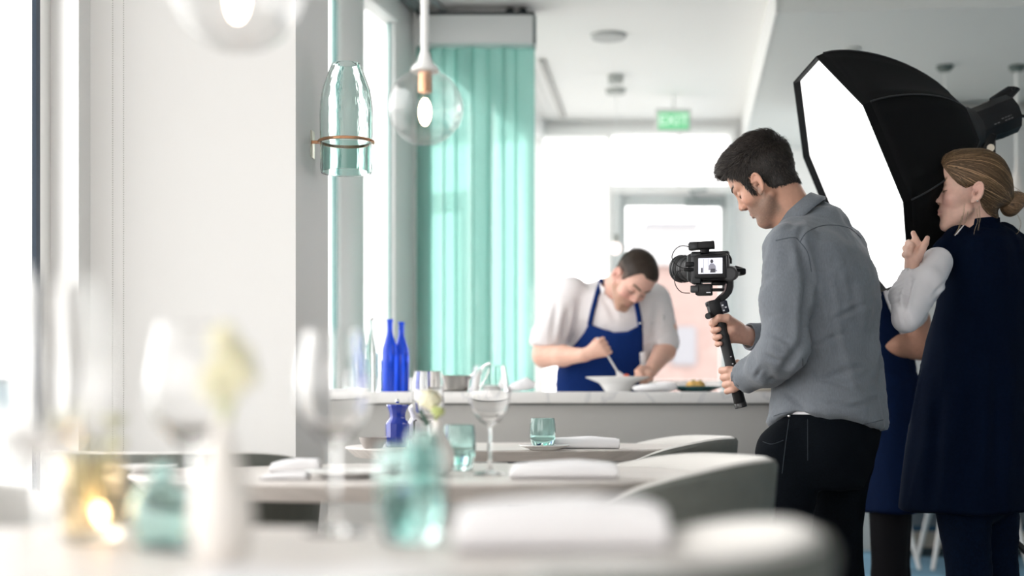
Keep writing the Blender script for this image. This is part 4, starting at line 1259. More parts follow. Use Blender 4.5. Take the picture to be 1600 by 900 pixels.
def face_colors(q, base, lip, stub=None, stub_amt=.0, cheek=None, brow=None):
    """q: local head coordinates of the vertices"""
    n = len(q); c = np.tile(np.array(base, float), (n, 1))
    def blend(mask, col, amt=1.0):
        m = np.clip(mask, 0, 1)[:, None] * amt; c[:] = c * (1 - m) + np.array(col) * m
    y = np.abs(q[:, 1])
    g = lambda x0, y0, z0, r: np.exp(-(((q[:, 0] - x0) ** 2 + (y - y0) ** 2 + (q[:, 2] - z0) ** 2) / r ** 2))
    if cheek: blend(g(.075, .042, -.025, .028) * .7, cheek); blend(g(.118, 0, -.022, .014) * .6, cheek); blend(g(-.004, .088, .004, .03) * .55, cheek)
    if stub is not None:
        m = np.clip((-.028 - q[:, 2] - .25 * np.clip(.05 - q[:, 0], 0, .05)) / .022, 0, 1) * np.clip((q[:, 0] + .006) / .014, 0, 1)
        m = np.maximum(m, np.clip((.004 - q[:, 2]) / .02, 0, 1) * np.clip(1 - np.abs(q[:, 0] - .022) / .016, 0, 1) * (y > .045))
        m *= np.clip((q[:, 2] + .125) / .03, 0, 1) * (.75 + .5 * rng.random(len(q)))
        blend(m, stub, stub_amt)
    ml = np.exp(-((q[:, 2] + .0585) / .0062) ** 2) * (q[:, 0] > .078) * np.clip(1 - y / .024, 0, 1) ** .5
    blend(ml, lip, .8)
    if brow is not None:
        yb = np.clip((y - .012) / .036, 0, 1)
        m = np.exp(-((q[:, 2] - (.036 + .006 * np.sin(yb * 2.2))) / .0045) ** 2) * (y > .010) * (y < .050) * (q[:, 0] > .055)
        blend(m, brow, .85)
    # lash line
    m = np.exp(-((q[:, 2] - .0045 + .001 * (y / .03)) / .0016) ** 2) * (np.abs(y - .031) < .0155) * (q[:, 0] > .07)
    blend(m, (.04, .025, .02), .8)
    return c
# ================================================================ MAN WITH THE CAMERA
denim = mat('chambray_shirt', (0.155, 0.175, 0.202), 0.85, noise=(330, .11, (1, 1, .22)), bump=(900, .2, .0006), sheen=.15)
denim_seam = mat('shirt_seam', (0.06, 0.075, 0.09), .85)
black_jean = mat('black_denim', (0.0025, 0.004, 0.0065), 0.9, noise=(200, .3), bump=(700, .3, .001), spec=.1)
tee = mat('white_tee', (.75, .75, .78), .8)
shoe_m = mat('dark_leather', (.015, .013, .012), .4)
MH = Frame(P(1198, 285, 4.02), math.radians(25), math.radians(34), 0, .925)
MY = math.radians(28)
man = empty('person', (P(1290, 632, 4.0).x, 4.0, 0), label='man in a grey chambray shirt and black jeans holding a camera on a stabiliser', cat='person')
mp = lambda px, py, d: P(px, py, d)
neck_lo = mp(1249, 350, 4.03)
MEAR = dict(ear_dz=-.012, ear_dx=.016)
def man_skin_head(p, **kw):
    d = head_field(MH.to_local(p), **{**MEAR, **kw}) * MH.k
    n = f_cap(p, MH.w(-.030, 0, -.03), neck_lo, .049, .057)
    n = smin(n, f_cap(p, MH.w(.035, 0, -.075), neck_lo, .034, .052), .03)
    return smin(d, n, .016)
lo, hi = bounds([MH.w(.14, 0, -.12), MH.w(-.11, 0, .14), MH.w(0, .09, 0), MH.w(0, -.09, 0), MH.w(0.1, 0, .12), mp(1300, 372, 4.03), neck_lo - V(.05, .06, .03)], .02)
hv = field_mesh(man_skin_head, lo, hi, .0027)
hq = MH.to_local(hv[0].astype(np.float32))
skinb = (.56, .31, .22)
hc = face_colors(hq, skinb, (.50, .25, .20), (.20, .135, .105), .80, (.66, .33, .24), (.05, .038, .03))

# gimbal axis
GA, GB = mp(1119, 478, 4.06), mp(1158, 637, 4.06)
ax = (GB - GA).normalized()
w_r = mp(1172, 527, 4.11); w_l = mp(1163, 590, 4.00)
fr1, c1, _ = grip_hand(GA, GB, w_r, (1, -.10, .15), 1.0, .255, .0155, wrap=-1, order=1)
fr2, c2, _ = grip_hand(GA, GB, w_l, (.50, -.87, 0), 1.0, .715, .0165, wrap=1, order=1)
m1 = field_mesh(fr1, *bounds([c1, w_r], .062), .0024)
m2 = field_mesh(lambda p: smin(fr2(p), f_cap(p, w_l, mp(1180, 590, 3.97), .023, .027), .01), *bounds([c2, w_l], .062), .0024)
def arm_under(p):
    d = f_cap(p, mp(1232, 395, 3.88), mp(1230, 540, 3.86), .045, .036)
    d = smin(d, f_cap(p, mp(1230, 540, 3.86), w_l, .036, .026), .01)
    e = f_cap(p, mp(1318, 395, 4.15), mp(1290, 555, 4.2), .045, .036)
    e = smin(e, f_cap(p, mp(1290, 555, 4.2), w_r, .036, .026), .01)
    t = f_cap(p, mp(1276, 420, 4.02), mp(1296, 640, 4.02), .10, .105)
    l = f_cap(p, mp(1245, 700, 3.95), mp(1222, 890, 3.92), .07, .05); l = smin(l, f_cap(p, mp(1222, 890, 3.92), mp(1262, 1090, 3.95), .05, .038), .02)
    r = f_cap(p, mp(1315, 700, 4.08), mp(1312, 890, 4.12), .07, .05); r = smin(r, f_cap(p, mp(1312, 890, 4.12), mp(1375, 1078, 4.2), .05, .038), .02)
    n = f_cap(p, neck_lo, mp(1276, 430, 4.02), .05, .09)
    x = smin(smin(d, e, .03), smin(t, n, .05), .05)
    return smin(x, smin(l, r, .02), .05)
mb = field_mesh(arm_under, (.50, 3.68, .05), (1.15, 4.42, 1.40), .016)
hcol = np.tile(np.array((.62, .37, .285)), (len(m1[0]), 1)); hcol2 = np.tile(np.array((.64, .38, .29)), (len(m2[0]), 1))
np_obj('body', [hv, m1, m2, mb], skin_m, man, [hc, hcol, hcol2, np.tile(np.array(skinb), (len(mb[0]), 1))])

# ---- hair
def man_hair_mask(q):
    x = q[:, 0]; y = np.abs(q[:, 1])
    zc = np.interp(x, [-.11, -.085, -.062, -.040, -.020, -.006, .006, .020, .030, .034, .046, .058, .080, .10],
                      [-.066, -.064, -.060, -.054, -.046, -.034, .026, .026, .024, -.028, -.026, .040, .078, .098])
    return zc - q[:, 2]
def man_hair(p):
    q = MH.to_local(p)
    top = np.clip((q[:, 2] - .02) / .10, 0, 1)
    front = np.clip((q[:, 0] - .02) / .08, 0, 1)
    th = .0045 + .0105 * top + .004 * front * top
    hd = man_skin_head(p, ears=False, lips=False)
    return smax(hd - th, man_hair_mask(q) * .8, .006)
hb = bounds([MH.w(.12, 0, .14), MH.w(-.13, 0, .14), MH.w(-.13, 0, -.06), MH.w(0, .1, 0), MH.w(0, -.1, 0), MH.w(.12, 0, .03)], .02)
sh = field_mesh(man_hair, *hb, .0045)
hn = vnorm(man_hair, sh[0])
shell = sh[0] - hn * .0022
# strands
idx = rng.integers(0, len(sh[0]), 14000)
base = sh[0][idx] + rng.normal(0, .0015, (14000, 3)); nb = hn[idx]
ql = MH.to_local(base.astype(np.float32))
fwd = np.array(MH.f); up = np.array(MH.u); lft = np.array(MH.l)
topw = np.clip((ql[:, 2] - .045) / .06, 0, 1)[:, None]
side = np.sign(ql[:, 1])[:, None]
flow = fwd * (topw * 1.0 + .15) - up * (1 - topw) * 1.0 + up * topw * (.25 + .5 * np.clip(ql[:, 0:1] / .08, 0, 1)) - fwd * ((ql[:, 0] < -.03)[:, None]) * (1 - topw) * .0
flow = flow + rng.normal(0, .22, flow.shape)
flow -= nb * (flow * nb).sum(1, keepdims=True); flow /= np.linalg.norm(flow, axis=1, keepdims=True)
ln = (.008 + .018 * topw[:, 0] + .008 * np.clip(ql[:, 0] / .1, 0, 1)) * rng.uniform(.6, 1.25, 14000)
K = 5; ts = np.linspace(0, 1, K)
lift = (.32 + .18 * topw)
paths = base[:, None, :] - nb[:, None, :] * .004 + flow[:, None, :] * (ln[:, None] * ts[None])[:, :, None] + nb[:, None, :] * (ln[:, None] * (lift * np.sin(ts[None] * 2.2)))[:, :, None]
wid = np.tile(np.array([.0010, .0010, .0009, .0006, .0001]), (14000, 1)) * rng.uniform(.6, 1.2, (14000, 1))
cc = np.array([.020, .016, .014]) * rng.uniform(.4, 2.6, (14000, 1))
rv, rq, rc_ = ribbons(paths, wid, cc, np.repeat(nb[:, None, :], K, 1))
np_obj('hair', [(shell, sh[1]), (rv, rq)], hair_m, man, [np.tile(np.array([.012, .010, .009]), (len(shell), 1)), rc_])

# ---- shirt
def rows(lst):
    """(py, front_px, back_px, depth, lateral_half, fwd_half)"""
    return [(P(0, py, d).z, P((a + b) / 2, py, d).x, d, lh, fh) for py, a, b, d, lh, fh in lst]
shirt_rows = rows([(330, 1262, 1286, 4.03, .06, .06), (350, 1238, 1310, 4.03, .105, .075), (368, 1225, 1325, 4.02, .150, .095), (395, 1216, 1344, 4.01, .182, .118), (430, 1216, 1360, 4.01, .190, .130),
                   (470, 1216, 1366, 4.01, .185, .138), (530, 1214, 1368, 4.01, .172, .138), (590, 1214, 1374, 4.01, .172, .142), (630, 1211, 1380, 4.01, .182, .150), (668, 1205, 1385, 4.01, .190, .158), (690, 1203, 1386, 4.01, .19, .158)])
def shirt(p):
    d = f_loft(p, shirt_rows, MY, 2.2)
    d = smin(d, f_cap(p, mp(1276, 352, 4.04), mp(1238, 388, 3.91), .050, .062), .03)
    d = smin(d, f_cap(p, mp(1286, 352, 4.06), mp(1318, 392, 4.15), .050, .060), .03)
    a = f_cap(p, mp(1236, 392, 3.885), mp(1229, 470, 3.85), .066, .061); a = smin(a, f_cap(p, mp(1229, 470, 3.85), mp(1228, 545, 3.83), .061, .056), .02)
    a = smin(a, f_cap(p, mp(1228, 547, 3.835), mp(1197, 572, 3.90), .056, .049), .03)
    a = smin(a, f_cap(p, mp(1197, 572, 3.90), mp(1166, 588, 3.985), .049, .037), .02)
    d = smin(d, a, .022)
    b = f_cap(p, mp(1318, 400, 4.14), mp(1290, 550, 4.20), .06, .052)
    b = smin(b, f_cap(p, mp(1290, 550, 4.20), mp(1186, 527, 4.125), .05, .038), .02)
    d = smin(d, b, .02)
    # curved hem
    fx, fy = FWD(MY); lx, ly = LEFT(MY)
    c = mp(1295, 660, 4.01)
    u = (p[:, 0] - c.x) * lx + (p[:, 1] - c.y) * ly
    hem = mp(0, 645, 4.01).z - .040 * (1 - np.clip(np.abs(u) / .17, 0, 1) ** 2)
    body_only = f_cap(p, mp(1295, 600, 4.01), mp(1295, 720, 4.01), .21, .21)
    d = np.where(body_only < .05, smax(d, hem - p[:, 2], .006), d)
    d = smax(d, -f_cap(p, MH.w(-.03, 0, -.03), neck_lo + V(0, 0, -.01), .060, .062), .006)
    # open cuffs
    d = smax(d, -f_cap(p, mp(1150, 594, 4.03), mp(1163, 590, 3.992), .036, .030), .004)
    d = smax(d, -f_cap(p, mp(1165, 526, 4.11), mp(1172, 526.5, 4.113), .036, .034), .004)
    return d
lo, hi = bounds([mp(1145, 340, 3.8), mp(1395, 690, 3.8), mp(1395, 340, 4.3), mp(1145, 690, 4.3)], .03)
sv, sq = field_mesh(shirt, lo, hi, .0062)
sn = vnorm(shirt, sv)
# drawn folds: (a, b, width, depth) grooves between image points
def fold_lines(v, n, lines, s):
    out = np.zeros(len(v)); px = v[:, 0] * FPX / v[:, 1] + 800; py = HOR - (v[:, 2] - EYE) * FPX / v[:, 1]
    near = n[:, 1] < .35
    for (x0, y0), (x1, y1), w, dep in lines:
        dx, dy = x1 - x0, y1 - y0; L2 = dx * dx + dy * dy
        t = np.clip(((px - x0) * dx + (py - y0) * dy) / L2, 0, 1)
        dist = np.hypot(px - x0 - t * dx, py - y0 - t * dy)
        env = np.sin(np.clip(t, 0.02, .98) * PI) ** .5
        dep = dep * 1.5
        out += np.where(near, (-dep * np.exp(-(dist / w) ** 2) + dep * .45 * np.exp(-((dist - 1.9 * w) / w) ** 2)) * env, 0)
    return v + n * out[:, None]
sv = fold_disp(sv, sn, .0125, 5.5, 1.7, True, (1.6, 1.6, .6))
sv = fold_disp(sv, sn, .0030, 14, 5.1, True, (.8, .8, 1.3))
sv = fold_disp(sv, sn, .0016, 26, 9.1, True, (.6, .6, 1.4))
sv = fold_lines(sv, sn, [((1256, 352), (1247, 375), 5, .004), ((1247, 375), (1262, 440), 6, .007), ((1262, 430), (1254, 540), 6, .010), ((1256, 530), (1222, 580), 6, .008),
    ((1210, 540), (1232, 556), 4, .005), ((1196, 556), (1222, 566), 4, .005), ((1204, 520), (1240, 540), 4, .004), ((1180, 590), (1190, 575), 3, .005), ((1200, 600), (1212, 588), 4, .004),
    ((1250, 378), (1272, 450), 4, .003), ((1290, 420), (1310, 560), 6, .003), ((1325, 400), (1345, 520), 7, .003), ((1262, 545), (1330, 515), 4, .003), ((1268, 600), (1350, 570), 5, .003),
    ((1262, 625), (1365, 640), 4, .0025), ((1300, 500), (1362, 470), 4, .003), ((1265, 585), (1345, 610), 4, .003), ((1222, 610), (1262, 640), 4, .003), ((1320, 640), (1378, 620), 4, .0025)], 1)
np_obj('shirt', [(sv, sq)], denim, man)
shirt_b = make_bvh(sv, sq)
# seams: yoke, shoulder seam, side seam
def surf_line(px_pts, fn, d0, off, r, g, n=26):
    """a seam: polyline in view, dropped on the near surface of fn"""
    pts = []
    P0 = [Vector((a, b, 0)) for a, b in px_pts]
    for a, b in zip(P0, P0[1:]):
        for i in range(n): pts.append(a.lerp(b, i / n))
    pts.append(P0[-1])
    o = np.array([0, 0, EYE])
    dirs = np.array([[(q.x - 800) / FPX, 1, (HOR - q.y) / FPX] for q in pts])
    lo_ = np.full(len(pts), d0); 
    cur = lo_.copy()
    for _ in range(60):
        f = fn((o + dirs * cur[:, None]).astype(np.float32)); cur = cur + np.clip(f, -.02, .05) * .8
    w = o + dirs * cur[:, None]
    nn = vnorm(fn, w)
    good = cur < d0 + .7
    w = (w + nn * off)[good]
    if len(w) > 2: g.tube([Vector(x) for x in w], r, 6)
g = G()
seam_line([(1212, 376), (1240, 371), (1250, 378)], shirt_b, .0004, .0011, g)
seam_line([(1250, 378), (1262, 362), (1290, 352), (1325, 356), (1345, 372)], shirt_b, .0004, .0011, g)
seam_line([(1250, 378), (1262, 395), (1268, 425)], shirt_b, .0004, .0011, g)
seam_line([(1254, 560), (1255, 600), (1256, 640)], shirt_b, .0004, .0011, g)
seam_line([(1209, 650), (1230, 645), (1262, 652), (1300, 662), (1340, 664), (1380, 656)], shirt_b, .0004, .0011, g)
g.obj('seam', denim_seam, man)
# collar
g = G()
def collar(fr_c, axis_dir, r0, r1, h, th, tilt_f, n=40, gap=.35, sq=1.0):
    rings = []
    zax = Vector(axis_dir).normalized()
    R = rot_to(zax, (-1, .4, 0))            # local x = towards the front
    for i in range(n + 1):
        a = gap + (2 * PI - 2 * gap) * i / n
        c, s = math.cos(a), math.sin(a)
        up_ = h * (1 - .18 * max(0, c))
        prof = [(r0, 0), (r0 * .985, up_), (r0 * .985 + th, up_ + .003), (r1, up_ * .55), (r1 + .010, .004 - .012 * max(0, c)), (r1 + .006, -.003 - .012 * max(0, c)), (r1 - .006, up_ * .30), (r0 + .006, up_ - .006), (r0 + .004, 0)]
        rings.append([fr_c + R @ Vector((c * rr * 1.06, s * rr * sq, zz)) for rr, zz in prof])
    return g.loft(rings)
collar(mp(1251, 345, 4.03), (-.66, .12, .75), .066, .080, .036, .006, 0)
g.obj('collar', denim, man, smooth=70)
# cuff bands
g = G()
def cuff(a, b, r, L=.05):
    a, b = Vector(a), Vector(b); d_ = (b - a).normalized()
    R = rot_to(d_, (0, 0, 1)); 
    prof = [(r - .004, .004), (r - .0035, 0), (r, -.001), (r + .0015, .003), (r + .003, L), (r + .0015, L + .002), (r - .004, L)]
    g.lathe(prof + [prof[0]], a, 28, R)
cuff(mp(1170, 526, 4.112), mp(1190, 527, 4.128), .0385)
g.obj('cuff', denim, man, smooth=60)
g = G()
cuff(mp(1159, 592, 3.995), mp(1176, 583, 3.96), .0375)
g.obj('cuff', denim, man, smooth=60)
# t-shirt hem + trousers
tr_rows = rows([(640, 1212, 1376, 4.01, .160, .135), (665, 1209, 1380, 4.01, .168, .140), (700, 1195, 1374, 4.00, .172, .145), (730, 1188, 1364, 4.0, .165, .145), (760, 1190, 1352, 4.0, .14, .13)])
def trousers(p):
    d = f_loft(p, tr_rows, MY, 2.1)
    l = f_cap(p, mp(1233, 710, 3.94), mp(1222, 880, 3.90), .092, .066); l = smin(l, f_cap(p, mp(1222, 880, 3.90), mp(1262, 1100, 3.95), .064, .052), .02)
    r = f_cap(p, mp(1318, 705, 4.08), mp(1305, 800, 4.10), .090, .075); r = smin(r, f_cap(p, mp(1305, 800, 4.10), mp(1312, 890, 4.12), .075, .064), .02); r = smin(r, f_cap(p, mp(1312, 890, 4.12), mp(1372, 1085, 4.2), .062, .052), .02)
    return smin(smin(d, l, .02), smin(d, r, .02), .012)
tv, tq = field_mesh(trousers, (.58, 3.75, .035), (1.17, 4.32, .92), .0105)
tn = vnorm(trousers, tv)
tv = fold_disp(tv, tn, .004, 9, 3.3, True)
np_obj('trousers', [(tv, tq)], black_jean, man)
tr_b = make_bvh(tv, tq)
G().loft([[Vector((P(1295, 0, 4.01).x + LEFT(MY)[0] * a * math.cos(t) + FWD(MY)[0] * b * math.sin(t), 4.01 + LEFT(MY)[1] * a * math.cos(t) + FWD(MY)[1] * b * math.sin(t), z)) for t in np.linspace(0, 2 * PI, 40)[:-1]]
          for a, b, z in [(.169, .140, mp(0, 636, 4.01).z), (.171, .142, mp(0, 647, 4.01).z)]]).obj('tshirt_hem', tee, man)
g = G(); seam_line([(1192, 690), (1206, 694), (1224, 688)], tr_b, .0003, .0010, g); seam_line([(1233, 655), (1228, 690), (1222, 740)], tr_b, .0003, .0010, g); seam_line([(1262, 655), (1262, 720)], tr_b, .0003, .0010, g)
g.obj('trouser_seam', mat('jean_seam', (.02, .028, .036), .8), man)
G().ball(mp(1233, 650, 3.845), .004, 10, 8).obj('rivet', silver, man)
def shoe(c, yaw, parent, m, L=.28):
    R = rot_z(-yaw)      # local -x forward
    g = G(); rings = []
    for x, w, h in [(.11, .030, .06), (.08, .036, .075), (.03, .038, .085), (-.03, .042, .07), (-.09, .046, .05), (-.14, .040, .042), (-.165, .022, .03)]:
        rings.append([Vector(c) + R @ Vector((x * L / .28, w * math.cos(t), max(0, h / 2 + h / 2 * math.sin(t)) + .004)) for t in np.linspace(0, 2 * PI, 18)[:-1]])
    g.loft(rings); g.obj('shoe', m, parent, smooth=60)
f1 = mp(1262, 1100, 3.95); f2 = mp(1372, 1085, 4.2)
shoe((f1.x - .05, f1.y + .01, 0), MY, man, shoe_m); shoe((f2.x - .05, f2.y, 0), MY, man, shoe_m)

face_parts(MH, man, man_skin_head, (.05, .037, .03), .0017, .0010)
# ================================================================ CAMERA STABILISER AND CAMERA
blk = mat('black_plastic', (.006, .0065, .008), .4, spec=.35)
blk2 = mat('black_rubber', (.018, .019, .021), .6)
gm = mat('gunmetal', (.035, .037, .04), .35, .5)
gimbal = empty('camera_stabiliser', GB, label='black handheld stabiliser gripped in both hands of the shirted man', cat='gimbal')
g = G(); g.tube([GA.lerp(GB, t) for t in (.03, .10, .55, .60, .62, .80)], [.0165, .0155, .0155, .0172, .0172, .0150], 28)
g.obj('handle', blk2, gimbal)
G().tube([GA.lerp(GB, t) for t in (.795, .80, .96, .965)], [.0145, .0162, .0172, .0165], 28).obj('lower_grip', blk, gimbal)
G().tube([GA.lerp(GB, t) for t in (.955, .96, .995, 1.0)], [.0172, .0180, .0180, .0165], 28).obj('end_cap', mat('cap_black', (.03, .03, .032), .2), gimbal)
Rg = rot_to(-ax, (1, 0, 0))
def gat(px, py, dd=0): return P(px, py, 4.06 + dd)
G().box(gat(1117, 481), (.040, .044, .045), Rg, .006).obj('control_head', blk, gimbal)
G().box(gat(1131, 480, -.006), (.022, .034, .036), Rg, .004).obj('control_panel', mat('panel_navy', (.02, .022, .035), .2), gimbal)
for k, (px, py) in enumerate([(1129, 477), (1134, 480), (1131, 485)]):
    G().box(gat(px, py, -.0245), (.005, .002, .004), Rg).obj('button', mat('label_white', (.7, .7, .75), .4), gimbal)
g = G(); g.cyl(gat(1112, 492, -.01), gat(1106, 494, -.03), .009, seg=16); g.obj('joystick', blk2, gimbal)
g = G(); g.box(gat(1111, 474), (.03, .03, .014), Rg, .003); g.cyl(gat(1106, 476, -.014), gat(1106, 476, .014), .006, seg=12); g.obj('latch', gm, gimbal)
for t_ in (.50, .57):
    G().box(GA.lerp(GB, t_) + V(.004, -.0165, 0), (.004, .002, .003), Rg).obj('marking', mat('label_white', (.7, .7, .75), .4), gimbal)
# curved arm from the handle up to the tilt motor
def arm(pts, w, th, name, m):
    g = G(); rings = []
    pts = [gat(*q) for q in pts]
    for i, p in enumerate(pts):
        t = (pts[min(i + 1, len(pts) - 1)] - pts[max(i - 1, 0)]).normalized()
        n = Vector((t.z, 0, -t.x)).normalized(); b = Vector((0, 1, 0))
        rings.append([p + n * (w * a) + b * (th * c) for a, c in ((-1, -.6), (-.6, -1), (.6, -1), (1, -.6), (1, .6), (.6, 1), (-.6, 1), (-1, .6))])
    g.loft(rings); g.obj(name, m, gimbal, smooth=40)
arm([(1120, 473), (1126, 467), (1133, 461), (1138, 455), (1140, 448), (1140, 440), (1139, 432)], .0105, .013, 'swing_arm', blk)
arm([(1118, 470), (1124, 464), (1130, 458), (1133, 451), (1134, 444)], .0022, .0115, 'arm_inlay', mat('arm_inlay', (.30, .22, .22), .4))
G().cyl(gat(1140, 428, -.030), gat(1143, 427, .030), .0215, seg=28).obj('tilt_motor', blk, gimbal)
G().cyl(gat(1140, 428, -.033), gat(1140, 428, -.029), .0165, seg=24).obj('motor_cap', gm, gimbal)
g = G(); g.box(gat(1153, 425, .01), (.036, .045, .020), rot_z(.2), .006); g.tube([gat(1142, 424, .02), gat(1150, 418, .025), gat(1160, 421, .02)], [.006, .006, .005], 8); g.obj('roll_arm', blk, gimbal)
g = G(); g.box(gat(1152, 427, -.0135), (.016, .002, .008), rot_z(.2)); g.obj('motor_plate', mat('plate_grey', (.16, .16, .17), .3), gimbal)
g = G(); g.box(gat(1123, 453, .01), (.048, .03, .008), None, .003); g.box(gat(1122, 443.5, .01), (.040, .03, .008), None, .003); g.obj('base_plate', blk, gimbal)
G().tube([gat(1131, 443, .01), gat(1132, 448, .01), gat(1131, 453, .01)], [.006, .006, .006], 8).obj('plate_link', blk, gimbal)

camr = empty('video_camera', gat(1106, 438), label='black mirrorless video camera with lit rear screen on the stabiliser', cat='camera')
yawc = rot_z(math.radians(-14))
def cb(px, py, dd, size, m, name, bev=.004, R=yawc): return G().box(gat(px, py, dd), size, R, bev).obj(name, m, camr)
cb(1107, 419, .02, (.118, .062, .082), blk, 'camera_body', .010)
g = G(); g.box(gat(1089, 420, .012), (.030, .050, .090), yawc, .006); g.box(gat(1086, 400, .01), (.02, .045, .012), yawc, .004); g.obj('side_cage', gm, camr)
cb(1110, 396, .02, (.108, .030, .010), blk, 'top_cage', .004)
G().tube([gat(1130, 397, .0), gat(1139, 399, -.005), gat(1142, 405, -.008), gat(1142, 412, -.008)], .0035, 8).obj('cage_rail', blk, camr)
# screen
cb(1110, 417, -.020, (.092, .010, .066), blk, 'screen_housing', .004)
Rs = yawc
scr_m = mat('screen_glow', (.7, .72, .8), .3, emis=(.72, .74, .86), estr=.28)
scn = gat(1110, 415.5, -.0262)
sx = Rs @ Vector((1, 0, 0)); sn_ = Rs @ Vector((0, -1, 0))
def flat(cx, cz, w, h, name, m, dz=0.0, poly=None):
    q = poly or [(-w / 2, -h / 2), (w / 2, -h / 2), (w / 2, h / 2), (-w / 2, h / 2)]
    n = len(q)
    top = [scn + sx * (cx + x) + V(0, 0, cz + z) + sn_ * (.0006 + dz) for x, z in q]; bot = [t - sn_ * .0005 for t in top]
    G().add(top + bot, [tuple(range(n)), tuple(range(2 * n - 1, n - 1, -1))] + [(i, (i + 1) % n, n + (i + 1) % n, n + i) for i in range(n)]).obj(name, m, camr, smooth=None)
flat(0, 0, .068, .044, 'screen', scr_m)
dk = mat('screen_dark', (.05, .05, .07), .4); md = mat('screen_mid', (.34, .34, .42), .4)
flat(.004, .013, 0, 0, 'screen_image', dk, .0004, [(.0045 * math.cos(a), .0055 * math.sin(a)) for a in np.linspace(0, 2 * PI, 14)[:-1]])
flat(.004, -.002, 0, 0, 'screen_image', md, .0003, [(-.010, -.010), (.012, -.010), (.011, .002), (.005, .009), (-.004, .009), (-.009, .002)])
flat(.005, -.010, 0, 0, 'screen_image', dk, .0004, [(-.006, -.009), (.010, -.009), (.008, .002), (-.004, .002)])
flat(-.024, -.012, .005, .014, 'screen_image', dk, .0004); flat(-.019, .0, .0014, .040, 'screen_image', md, .0004); flat(-.006, .010, .0012, .022, 'screen_image', md, .0002)
flat(.016, -.014, .006, .004, 'screen_image', md, .0004); flat(.0, .0226, .066, .0012, 'screen_image', md, .0002)
cb(1133, 411, -.016, (.022, .018, .050), blk2, 'rear_grip', .006)
for (px, py) in [(1134, 403), (1135, 411)]: G().cyl(gat(px, py, -.027), gat(px, py, -.024), .0035, seg=12).obj('dial', gm, camr)
# lens, pointing away to the left
L0, L1 = gat(1087, 420, .055), gat(1063, 420, .135)
dL = (L1 - L0).normalized(); RL = rot_to(dL, (0, 0, 1)); LL = (L1 - L0).length
g = G(); g.lathe([(0, 0), (.030, 0), (.032, .008), (.032, LL * .35), (.034, LL * .38), (.034, LL * .6), (.0355, LL * .62), (.0385, LL * .66), (.0400, LL * .98), (.0385, LL), (.034, LL), (.033, LL * .80), (0, LL * .79)], L0, 36, RL)
g.obj('lens_barrel', blk2, camr)
for f in (.42, .52, .72, .86): G().lathe([(.0335 if f < .6 else .0405, LL * f), (.0350 if f < .6 else .0412, LL * f + .001), (.0350 if f < .6 else .0412, LL * f + .005), (.0335 if f < .6 else .0405, LL * f + .006)], L0, 36, RL).obj('lens_ring', gm, camr)
G().lathe([(0, LL * .80), (.032, LL * .80), (0, LL * .83)], L0, 28, RL).obj('front_element', mat('lens_glass', (.02, .03, .05), .05), camr)
# receiver box on top
Rt = rot_z(math.radians(-10)) @ Matrix.Rotation(math.radians(-3), 3, 'Y')
G().box(gat(1097, 384, .01), (.072, .045, .021), Rt, .003).obj('receiver_box', blk, camr)
G().box(gat(1083, 385.5, -.001), (.026, .030, .018), Rt, .002).obj('receiver_end', gm, camr)
G().box(gat(1101, 392.5, .01), (.024, .03, .014), None, .002).obj('hot_shoe', blk, camr)
# transmitter box below
G().box(gat(1100, 453, .0), (.046, .042, .032), yawc, .004).obj('transmitter_box', blk, camr)
G().box(gat(1086, 452, -.004), (.024, .03, .020), yawc, .003).obj('transmitter_port', gm, camr)
g = G(); g.box(gat(1107, 457, -.024), (.012, .001, .003), yawc); g.obj('marking', mat('label_white', (.7, .7, .75), .4), camr)
for (pts, nm) in [([(1078, 386), (1066, 384), (1056, 389), (1050, 400), (1053, 410), (1062, 417), (1072, 420)], 'cable'), ([(1074, 421), (1062, 423), (1055, 430), (1054, 440), (1058, 450), (1066, 457), (1078, 458)], 'cable')]:
    q = [gat(x, y, -.02 + .01 * math.sin(i)) for i, (x, y) in enumerate(pts)]
    # smooth
    sm = []
    for i in range(len(q) - 1):
        p0, p1, p2, p3 = q[max(i - 1, 0)], q[i], q[i + 1], q[min(i + 2, len(q) - 1)]
        for t in np.linspace(0, 1, 7)[:-1]:
            sm.append(.5 * ((2 * p1) + (-p0 + p2) * t + (2 * p0 - 5 * p1 + 4 * p2 - p3) * t * t + (-p0 + 3 * p1 - 3 * p2 + p3) * t ** 3))
    sm.append(q[-1])
    G().tube(sm, .0013, 7).obj(nm, blk, camr)
g = G(); g.box(gat(1077, 413, -.006), (.026, .016, .014), None, .003); g.box(gat(1076, 421.5, -.006), (.030, .014, .010), None, .003); g.obj('plug', blk, camr)
# ================================================================ SOFTBOX ON ITS STAND
SBD = 4.55
SR = .408
nv = Vector((-.9254, -.0398, -.3769)).normalized()
sC = P(1333, 276, SBD) - nv * .010
